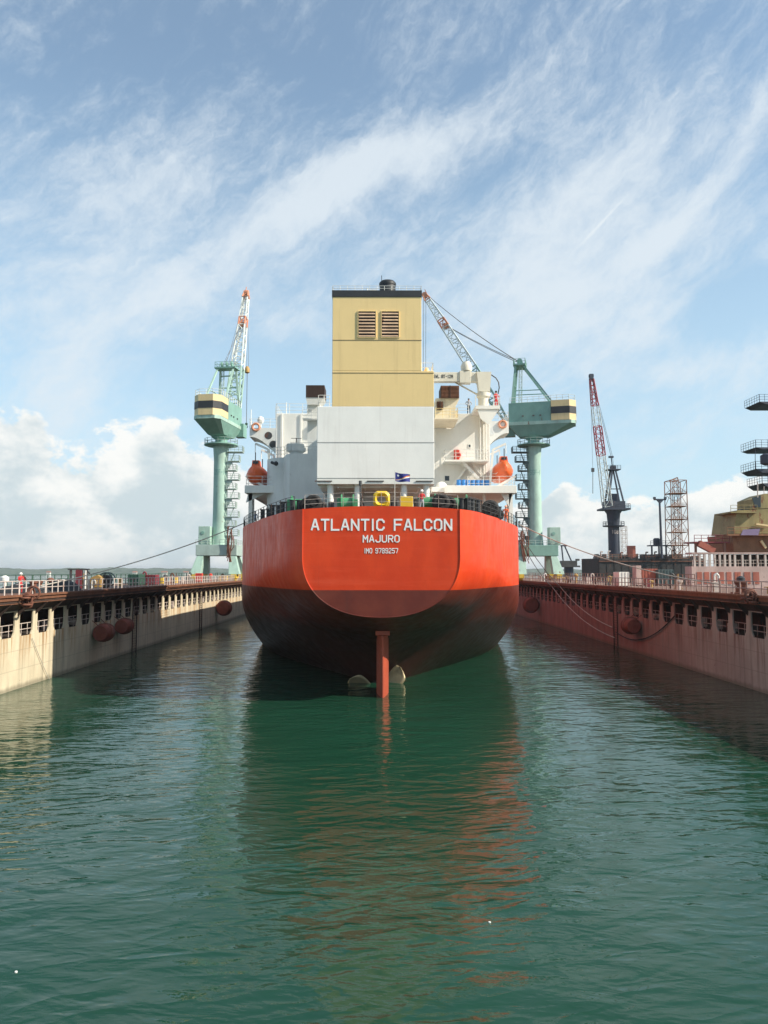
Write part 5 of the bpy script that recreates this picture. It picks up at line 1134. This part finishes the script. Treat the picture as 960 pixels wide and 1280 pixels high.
# black hulled vessel lying beyond the right wall
Y = 205; xa, xb = P(737, 710, Y).x, P(880, 710, Y).x; zt = P(800, 698, Y).z
t = empty('moored_ship', (xa, Y, 0), 'low black hulled vessel with cluttered deck moored beyond the right dock wall', 'ship')
MB().prism([(xa, Y + 8, -2), (xa + 2.5, Y, -2), (xb, Y, -2), (xb, Y + 16, -2), (xa + 2.5, Y + 16, -2)], (0, 0, zt + 2)).build('hull', 'darkhull', t)
random.seed(5)
dk = MB()
for k in range(46):
    x = random.uniform(xa + 2, xb - 1); s_ = random.uniform(.3, 1.4); dk.box((x, Y + random.uniform(.5, 3), zt), (x + s_, Y + 4, zt + random.uniform(.2, 1.3)))
dk.build('deck_clutter', 'darkgrey', t)
for k in range(9):
    x = xa + 3 + k * 3.1 + random.uniform(-1, 1); h = random.uniform(.8, 2.2)
    MB().cyl((x, Y + 1.2, zt), (x, Y + 1.2, zt + h), .18, n=8).cyl((x, Y + 1.2, zt + h), (x + .6, Y + 1.2, zt + h), .18, n=8).build('vent_pipe', random.choice(['darkgrey', 'railrust', 'rust', 'rail']), t)
for k in range(14):
    x = xa + 2.6 + k * 2.0; MB().box((x, Y - .09, .5), (x + .12, Y - .002, zt - .05)).build('side_stiffener', 'darkhull', t)
MB().box((xa + 2.5, Y - .25, zt - .9), (xb, Y - .1, zt - .65)).build('rubbing_bar', 'rust', t)
MB().rail([(xa + 3, Y + .2, zt), (xb, Y + .2, zt)], 1.1, 2, 1.6, .05).build('bulwark_railing', 'railrust', t)
q = P(792, 690, Y); MB().box((q.x - 1, Y + 1, zt), (q.x + .9, Y + 2.5, P(792, 682, Y).z)).build('winch_cab', 'pinkred', t)
q0, q1 = P(815, 680, Y), P(846, 680, Y); zp_ = P(830, 681, Y).z
g = MB().box((q0.x, Y + 1, zp_ - .3), (q1.x, Y + 4, zp_))
for u in (817, 826, 835, 845): g.box((P(u, 690, Y).x - .18, Y + 1.1, zt), (P(u, 690, Y).x + .18, Y + 1.5, zp_ - .3))
g.rail([(q0.x, Y + 1.1, zp_), (q1.x, Y + 1.1, zp_)], 1.1, 2, 1.4, .05); g.build('service_platform', 'navy', t)
q = P(825, 676, Y); MB().lathe((q.x, Y + 2.5, zp_), [(.9, 0), (.9, 1.6), (.6, 1.9)], 14).build('tank', 'navy', t)

# T-shaped lamp mast
q = P(828, 690, 203); z1 = P(828, 625, 203).z
t = empty('lamp_mast', (q.x, 203.5, zt), 'tall dark T-topped lamp mast left of the lattice tower', 'lamp post')
MB().cyl((q.x, 203.5, zt), (q.x - .2, 203.5, z1), .35, .25, 10).build('pole', 'navy', t)
MB().box((q.x - 1.7, 203.2, z1), (q.x + 1.5, 203.8, z1 + .35)).prism([(q.x - 1.0, 203.3, z1), (q.x + .8, 203.3, z1), (q.x - .1, 203.3, z1 - 1.0)], (0, .4, 0)).build('crossarm', 'navy', t)
for dx in (-1.6, 1.3): MB().box((q.x + dx - .2, 203.1, z1 + .35), (q.x + dx + .3, 203.9, z1 + .85)).build('floodlight', 'navy', t)

# lattice scaffold tower
Y = 203; xa_, xb_ = P(838.5, 640, Y).x, P(859.5, 640, Y).x; z1 = P(848, 600, Y).z
t = empty('lattice_tower', ((xa_ + xb_) / 2, Y + 2, zt), 'rusty open lattice tower with five landings beyond the right dock wall', 'tower')
cx_ = (xa_ + xb_) / 2
MB().lattice((cx_, Y + 2, zt), (cx_, Y + 2, z1), xb_ - xa_, xb_ - xa_ - .2, 6, .13, .07, up=(0, 1, 0)).lattice((cx_, Y + 2, zt), (cx_, Y + 2, z1), 1.3, 1.3, 12, .08, .05, up=(0, 1, 0)).build('tower_frame', 'tanrust', t)
for k in range(1, 6): z = zt + (z1 - zt) * k / 6; MB().box((xa_ + .1, Y + .1, z - .12), (xb_ - .1, Y + 3.8, z + .1)).rail([(xa_ + .1, Y + .1, z), (xb_ - .1, Y + .1, z)], .8, 2, 1, .04).build('landing', 'brown', t)
MB().bar((xa_ + .6, Y + 2, z1), (cx_ + .6, Y + 2, z1 + .9), .3).bar((cx_ + .6, Y + 2, z1 + .9), (cx_ + .8, Y + 2, z1), .2).build('tower_head', 'tanrust', t)


# pink deckhouse vessel at the right edge
Y = 112
t = empty('workboat', (P(865, 720, Y).x, Y, 0), 'rusty workboat with faded pink deckhouse and olive tower at the right edge', 'ship')
xa, xb = P(865, 720, Y).x, P(1010, 720, Y).x; zl, zm_, zu_ = P(900, 745, Y).z, P(900, 708, Y).z, P(900, 690.5, Y).z
MB().box((xa - 1, Y - 1, -1), (xb + 6, Y + 18, zl + .2)).build('hull', 'maroon', t)
hs = MB().box((xa, Y, zl + .2), (xb, Y + 2.5, zm_)).build('deckhouse', 'pink', t)
for k, u in enumerate((871, 880, 889, 898.5, 908, 918, 930, 941)):
    w_ = 6.6 + (k > 4) * 1.6; a, b = P(u, 715, Y), P(u + w_, 730, Y); MB().box((a.x, Y - .06, b.z), (b.x, Y - .002, a.z)).build('window_panel', 'pinkred', hs)
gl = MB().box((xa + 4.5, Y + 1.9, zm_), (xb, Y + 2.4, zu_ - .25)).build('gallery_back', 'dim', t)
MB().box((xa + .1, Y + .1, zu_ - .2), (xb, Y + 2.5, zu_)).build('gallery_roof', 'pink', t)
k = 0
u = 868
while u < 985:
    a = P(u, 700, Y); MB().box((a.x, Y + .15, zm_), (a.x + .28, Y + .4, zu_ - .2)).build('gallery_post', 'rail', t); u += 6.3 if u < 915 else 9.5
MB().rail([(xa + .2, Y + .2, zm_), (xb, Y + .2, zm_)], .9, 2, 1.1, .03).build('gallery_railing', 'rail', t)
# upper works: slanted red roof, platforms, olive tower, brown base
Yt = 118; 
a0, a1 = P(868, 677, Yt), P(912, 677, Yt)
MB().box((a0.x, Yt, a0.z - .2), (a1.x, Yt + 4, a0.z)).rail([(a0.x, Yt, a0.z), (a1.x, Yt, a0.z)], 1.0, 2, 1.2, .04).build('walkway', 'maroon', t)
for u in (869, 905): q = P(u, 680, Yt); MB().box((q.x, Yt + .1, zu_), (q.x + .3, Yt + .4, a0.z - .2)).build('walkway_post', 'railrust', t)
MB().bar(P(873, 679, Yt), P(892, 689, Yt), .9).build('gangway', 'pinkred', t)
pts = [P(918, 690, Yt), P(1000, 690, Yt), P(1000, 668, Yt), P(915, 668, Yt)]
MB().prism(pts, (0, 9, 0)).build('tower_base', 'brown', t)
pts = [P(917, 667, Yt), P(1000, 667, Yt), P(1000, 634, Yt), P(921, 638, Yt)]
tw = MB().prism(pts, (0, 8, 0)).build('tower', 'olive', t)
a0, a1 = P(905, 668, Yt), P(1000, 668, Yt); MB().box((a0.x, Yt - 1.2, a0.z - .25), (a1.x, Yt - .01, a0.z)).rail([(a0.x, Yt - 1.1, a0.z), (a1.x, Yt - 1.1, a0.z)], 1, 2, 1.1, .035).build('lower_balcony', 'brown', tw)
a0, a1 = P(911, 640, Yt), P(944, 640, Yt); MB().box((a0.x, Yt - .8, a0.z - .2), (a1.x, Yt + 5, a0.z)).rail([(a0.x, Yt - .7, a0.z), (a1.x, Yt - .7, a0.z)], 1, 2, 1.1, .035).build('upper_balcony', 'olive', tw)
random.seed(3)
cl = MB()
for k in range(9): q = P(922 + k * 2.6, 639, Yt + 1); cl.box((q.x, Yt + .5, q.z), (q.x + .35, Yt + 1.2, q.z + random.uniform(.2, .75)))
cl.build('balcony_gear', 'darkgrey', tw)
MB().prism([P(941, 636, Yt), P(1000, 634, Yt), P(1000, 617, Yt), P(956, 617, Yt), P(940, 624, Yt)], (0, 5, 0)).build('wheelhouse', 'olive', tw)
MB().prism([P(940, 622, Yt - .05), P(951, 619, Yt - .05), P(951, 634, Yt - .05), P(944, 634, Yt - .05)], (0, .04, 0)).build('wheelhouse_window', 'glass', tw)
MB().cyl(P(947, 622, Yt), P(947, 602, Yt), .09).cyl(P(955, 617, Yt), P(955, 608, Yt), .05).build('aerial', 'rail', tw)
MB().prism([P(929, 662, Yt - 1.3), P(950, 661, Yt - 1.3), P(948, 669, Yt - 1.3), P(926, 669, Yt - 1.3)], (0, .1, 0)).build('awning', 'purple', tw) if False else None
M['purple'] = paint('faded_purple_cloth', (.22, .17, .28), .8, .1)
MB().prism([P(929, 662, Yt - 1.3), P(950, 661, Yt - 1.3), P(948, 669, Yt - 1.3), P(926, 669, Yt - 1.3)], (0, .1, 0)).build('canvas_screen', 'purple', tw)
MB().bar(P(951, 676, Yt - .3), P(957, 685, Yt - .3), .35).build('davit_arm', 'cream', tw); MB().bar(P(945, 655, Yt - .3), P(960, 657, Yt - .3), .25).build('boom', 'cream', tw)

# dark mast with platforms, cropped by the right edge
Y = 120; t = empty('rig_mast', (P(972, 600, Y).x, Y + 2, P(972, 617, Y).z), 'tall dark mast with railed platforms cut by the right edge of the photo', 'mast')
MB().lattice((P(984, 600, Y).x, Y + 3, P(972, 617, Y).z), (P(984, 480, Y).x, Y + 3, P(972, 470, Y).z), 2.0, 1.6, 14, .12, .06).build('mast_frame', 'navy', t)
for (u, v, h_) in ((949.5, 502, .4), (945, 559, .3), (945, 586, .6), (953, 604, .7)):
    a = P(u, v, Y); b = P(990, v, Y); pl = MB().prism([a, b, b + Vector((0, 0, -h_)), a + Vector((1.0, 0, -h_))], (0, 5, 0)).build('platform', 'navy', t)
    MB().rail([a + Vector((0, .1, 0)), b + Vector((0, .1, 0))], 1.2, 3, .9, .028).rail([a, a + Vector((0, 5, 0))], 1.2, 3, .9, .028).build('railing', 'navy', pl)
a, b = P(944, 586, Y), P(944, 559, Y); MB().cyl(a + Vector((.1, .2, 0)), b + Vector((.1, .2, 0)), .05).lathe(P(958, 574, Y), [(.3, -1), (.9, -.7), (.9, .6), (.4, .9)], 12).build('slewing_gear', 'navy', t)
# ------------------------------------------------------------------ gear on top of the dock walls
def rnd_box(name, u0, u1, vt, X, L_, m_, label, cat, extra=None, vb=None):
    a = PX((u0 + u1) / 2, 735, X); Y = a.y; x0, x1 = P(u0, vt, Y).x, P(u1, vt, Y).x; z = P(u0, vt, Y).z
    return Y, x0, x1, z
# tarpaulin heaps
def heap(u0, u1, vt, Y, label):
    a, b = P(u0, vt, Y), P(u1, vt, Y); xc = (a.x + b.x) / 2; w_ = (b.x - a.x); h = a.z - Z_DECK; n = 18; vs = []; fs = []
    for j in range(9):
        for i in range(n + 1):
            s, q = i / n, j / 8
            e = (math.sin(math.pi * min(1, max(0, s))) ** .35) * (math.sin(math.pi * (.08 + .84 * q)) ** .4)
            z = h * e * (.85 + .25 * noise.noise(Vector((s * 6 + u0, q * 3, 2)))) if 0 < i < n and 0 < j < 8 else 0
            vs.append((a.x + w_ * s, Y - 1 + 2.4 * q, Z_DECK + .01 + z))
    fs = [(j * (n + 1) + i, j * (n + 1) + i + 1, (j + 1) * (n + 1) + i + 1, (j + 1) * (n + 1) + i) for j in range(8) for i in range(n)]
    mb = MB().idx(vs, fs, True); o = mb.build('tarpaulin_heap', 'tarp', origin=(xc, Y, Z_DECK)); tag(o, label, 'heap', 'dark tarpaulin heaps on the left dock wall')
heap(2, 56, 727.5, 68, 'low black tarpaulin-covered heap at the left edge behind the dock rail')
heap(60, 96, 722.5, 76, 'taller black tarpaulin-covered heap behind the mooring rope')
# maroon frame gate
Y = 84; a, b = P(87, 712.5, Y), P(109, 712.5, Y); t = empty('lifting_frame', ((a.x + b.x) / 2, Y, Z_DECK), 'maroon goalpost frame standing on the left dock wall', 'frame')
MB().box((a.x, Y, Z_DECK), (a.x + .2, Y + .2, a.z)).box((b.x - .2, Y, Z_DECK), (b.x, Y + .2, a.z)).build('post', 'darkgrey', t)
MB().box((a.x - .2, Y - .02, a.z), (b.x + .2, Y + .22, a.z + .15)).build('crossbeam', 'darkgrey', t)
m_ = P(99, 712, Y).x; MB().box((m_ - .35, Y - .1, Z_DECK), (m_ + .3, Y + .3, a.z)).build('centre_post', 'maroon', t)
MB().cyl((m_ + .7, Y, Z_DECK), (m_ + .7, Y, Z_DECK + 2.0), .1).build('white_pipe', 'railwhite', t)
# capstan winch, yellow
Y = 86; a, b = P(110, 721, Y), P(126, 721, Y); t = empty('winch', ((a.x + b.x) / 2, Y, Z_DECK), 'ochre yellow winch house on the left dock wall under the mooring rope', 'winch')
MB().prism([(a.x, Y, Z_DECK), (b.x, Y, Z_DECK), (b.x, Y, a.z - .05), (b.x - .4, Y, a.z + .2), (a.x + .5, Y, a.z), (a.x, Y, a.z - .4)], (0, 1.8, 0)).build('housing', 'tan', t)
MB().cyl(((a.x + b.x) / 2, Y - .12, Z_DECK + .7), ((a.x + b.x) / 2, Y - .01, Z_DECK + .7), .4, n=18).build('drum_cover', 'tan', t)
MB().box((a.x - .1, Y - .1, Z_DECK), (b.x + .1, Y + 1.9, Z_DECK + .12)).build('base_frame', 'darkgrey', t)
Y = 87.5; c = P(133.5, 728, Y); t = empty('hose_reel', (c.x, Y, Z_DECK), 'black cable reel right of the ochre winch on the left dock wall', 'reel')
MB().torus((c.x, Y - .5, Z_DECK + .95), .78, .07, 'y', 24, 6).cyl((c.x - .75, Y - .5, Z_DECK + .95), (c.x + .75, Y - .5, Z_DECK + .95), .04).cyl((c.x, Y - .5, Z_DECK + .2), (c.x, Y - .5, Z_DECK + 1.7), .04).build('flange', 'darkteal', t)
MB().torus((c.x, Y + .5, Z_DECK + .95), .78, .07, 'y', 24, 6).build('flange', 'darkteal', t)
MB().cyl((c.x, Y - .45, Z_DECK + .95), (c.x, Y + .45, Z_DECK + .95), .55, n=20).build('cable_drum', 'black', t)
MB().bar((c.x - .7, Y - .7, Z_DECK), (c.x, Y - .62, Z_DECK + 1), .1).bar((c.x + .7, Y - .7, Z_DECK), (c.x, Y - .62, Z_DECK + 1), .1).build('stand', 'darkgrey', t)
def crate(name, u0, u1, vt, Y, dp, mm, label, cat, group=None, ribs=True):
    a, b = P(u0, vt, Y), P(u1, vt, Y); t = empty(name, ((a.x + b.x) / 2, Y, Z_DECK), label, cat, group)
    MB().box((a.x, Y, Z_DECK + .1), (b.x, Y + dp, a.z)).build('body', mm, t, bevel=.02)
    MB().box((a.x + .1, Y + .1, Z_DECK), (b.x - .1, Y + dp - .1, Z_DECK + .099)).build('skid', 'darkgrey', t)
    if ribs:
        r = MB(); n = max(3, int((b.x - a.x) / .35))
        for k in range(n + 1): x = a.x + (b.x - a.x) * k / n; r.box((x - .03, Y - .05, Z_DECK + .12), (x + .03, Y - .001, a.z - .03))
        r.build('ribbed_panel', mm, t)
    return t
crate('equipment_box', 160, 173, 718, 103, 3, 'greenbox', 'dark green equipment box on the left dock wall', 'box')
crate('equipment_box', 173, 194, 718.5, 106, 2, 'maroon', 'low dark red machine crate right of the dark green box on the left dock wall', 'box')
crate('cabinet', 244.5, 252, 716.5, 135, 1.2, 'redpaint', 'bright red cabinet at the foot of the left portal crane', 'cabinet')
crate('container', 774, 786, 715, 95, 2.4, 'white', 'white cabinet standing on the right dock wall', 'cabinet')
crate('container', 795, 801.5, 707, 100, 1.5, 'pink', 'narrow pink and white cabinet right of the white one on the right dock wall', 'cabinet', ribs=False)
crate('container', 803, 822, 711, 102, 2.5, 'pinkred', 'faded red ribbed container on the right dock wall', 'container')
crate('container', 823, 842, 712, 101, 2, 'darkteal', 'dark grey equipment rack left of the pink deckhouse on the right dock wall', 'rack')
# tubes, drums and junk along the decks
random.seed(21)
for k in range(13):
    Y = 100 + k * 6.4 + random.uniform(-1, 1)
    if 133 < Y < 139 or 152 < Y < 163: continue
    x = -31.2 - random.uniform(0, 3); c = random.choice(['brightyellow', 'rail', 'tan', 'orangejib', 'railwhite'])
    cn = {'brightyellow': 'yellow', 'rail': 'grey', 'tan': 'tan', 'orangejib': 'orange', 'railwhite': 'white'}[c]
    o = MB().lathe((x, Y, Z_DECK), [(.29, 0), (.3, .3), (.32, .32), (.3, .34), (.3, .6), (.32, .62), (.3, .64), (.29, .9)], 14).build('oil_drum', c, origin=(x, Y, Z_DECK))
    tag(o, '%s steel drum on the left dock wall between the dark boxes and the portal crane' % cn, 'drum', '%s drums along the left dock wall' % cn)
# bollards with mooring ropes
def bollard(x, y, label):
    t = empty('bollard', (x, y, Z_DECK), label, 'bollard', 'mooring bollards on the dock walls')
    MB().box((x - .5, y - 1.0, Z_DECK), (x + .5, y + 1.0, Z_DECK + .1)).build('base_plate', 'rust', t)
    for d in (-.55, .55): MB().lathe((x, y + d, Z_DECK + .1), [(.28, 0), (.25, .1), (.25, .7), (.34, .78), (.34, .9), (.2, .95)], 16).build('post', 'rust', t)
bl = PX(62, 741, XL + .3); bollard(XL - .9, bl.y, 'rusty twin bollard at the near end of the left mooring rope')
br = PX(914, 742, XR - .2); bollard(XR + .7, br.y, 'rusty twin bollard at the near end of the right mooring rope')
# rollers draped over the dock edge
for (X, u, v, lab) in ((XL + 1.3, 36, 752, 'tangle of dark chain and hose hung over the edge of the left dock wall'), (XR - 1.3, 938, 752, 'tangle of dark chain and hose hung over the edge of the right dock wall')):
    c = PX(u, v, X); mb = MB(); random.seed(int(u))
    for k in range(9):
        mb.torus(c + Vector((random.uniform(-.15, .15), random.uniform(-.9, .9), random.uniform(-.3, .7))), random.uniform(.25, .55), .09, random.choice('xxyz'), 14, 6)
    tag(mb.build('chain_bundle', 'rust', origin=c), lab, 'chain')
def rope(name, p, q, sag, r, label, m_='rope', n=24):
    p = Vector(p); q = Vector(q); pts = []
    for k in range(n + 1): s = k / n; x = p.lerp(q, s); x.z -= sag * 4 * s * (1 - s); pts.append(x)
    o = MB().tube(pts, r, 6).build(name, m_, origin=p); tag(o, label, 'rope'); return o
rope('mooring_rope', (XL - .7, bl.y + .4, Z_DECK + .6), P(305, 654, 83), .55, .055, 'long pale mooring rope from the left dock wall up to the ship')
rope('mooring_rope', (XR + .5, br.y + .4, Z_DECK + .6), P(648, 655, 83), 1.0, .055, 'long pale mooring rope from the right dock wall up to the ship')
e1 = PX(690, 733, XR - 1.15); e2 = PX(700, 733, XR - 1.15)
rope('mooring_rope', P(644, 662, 84), e1, .8, .05, 'dark mooring line from the ship down past the right crane legs, lower one', 'wire')
rope('mooring_rope', P(643, 657, 84), e2, .5, .05, 'dark mooring line from the ship down past the right crane legs, upper one', 'wire')
rope('hanging_rope', e1, PX(768, 797, XR - .35), 1.2, .06, 'pale rope sagging diagonally down the right dock wall, lower of two')
rope('hanging_rope', e2, PX(765, 784, XR - .3), .8, .06, 'pale rope sagging diagonally down the right dock wall, upper of two')
rope('hanging_rope', PX(770, 790, XR - .3), PX(843, 770, XR - .1), 1.6, .06, 'dark hose looping under the nearer fender on the right dock wall', 'rubber')
rope('hanging_rope', PX(40, 797, XL + .1), PX(62, 850, XL + .15), .1, .03, 'thin line hanging slantwise down the sunlit left dock wall')
# fenders
def fender(X, side, y, z, r, L_, label):
    x = X - side * (r + .05); t = empty('fender', (x, y, z - r), label, 'fender', 'round red-brown fenders on the dock walls')
    MB().lathe((x, y, z), [(r * .25, -L_ / 2), (r * .8, -L_ / 2 + .05), (r * .97, -L_ * .32), (r, 0), (r * .97, L_ * .32), (r * .8, L_ / 2 - .05), (r * .25, L_ / 2)], 28, 'y').build('barrel_body', 'fender', t)
    for d in (-.4, .4): MB().tube([(x, y + d * L_, z + r * .6), (X - side * .12, y + d * L_ * 1.2, Z_OPEN[0] + .3)], .04, 5).build('chain', 'rust', t)
    MB().torus((x, y - L_ * .12, z), r, .05, 'y', 24, 6).torus((x, y + L_ * .12, z), r, .05, 'y', 24, 6).build('lashing', 'rust', t)
def fpos(u, v, X, side, r):
    q = PX(u, v, X - side * r); return q
for (X, sd_, u, v, rpx, L_, lab) in ((XL, -1, 132, 790.5, 11, 2.6, 'round red-brown fender lowest and nearest on the left dock wall'), (XL, -1, 158, 782.5, 9.6, 2.4, 'red-brown fender just beyond the nearest one on the left dock wall'), (XL, -1, 278, 760, 9.4, 2.2, 'red-brown fender near the ship on the left dock wall'),
                         (XR, 1, 787, 782, 10.2, 2.6, 'red-brown fender nearer the viewer on the right dock wall'), (XR, 1, 666.5, 756, 9.8, 2.2, 'red-brown fender beside the ship on the right dock wall')):
    q = PX(u, v, X - sd_ * 1.1); r = rpx * q.y / 960; fender(X, sd_, q.y, q.z, r, L_, lab)
# scraps afloat
M['foam'] = paint('foam_scrap', (.75, .75, .72), .7, .1)
for (u, v, r_, lab) in ((20, 1215, .06, 'white scrap floating at the lower left of the dock basin'), (612, 1153, .06, 'white scrap floating in the red hull reflection')):
    d = ray(u, v); p = Vector((0, 0, CAMH)) + d * (-(CAMH - .01) / d.z); mb = MB(); n = 9; random.seed(u); rr = [r_ * .55 * random.uniform(.6, 1.2) for _ in range(n)]
    lo = [p + Vector((math.cos(6.283 * k / n) * rr[k], math.sin(6.283 * k / n) * rr[k] * .7, -.02)) for k in range(n)]
    mb.prism(lo, (0, 0, .04)); tag(mb.build('floating_scrap', 'foam', origin=p), lab, 'scrap', 'white scraps floating in the basin')
for o in bpy.data.objects:
    if '_w' in o: del o['_w']
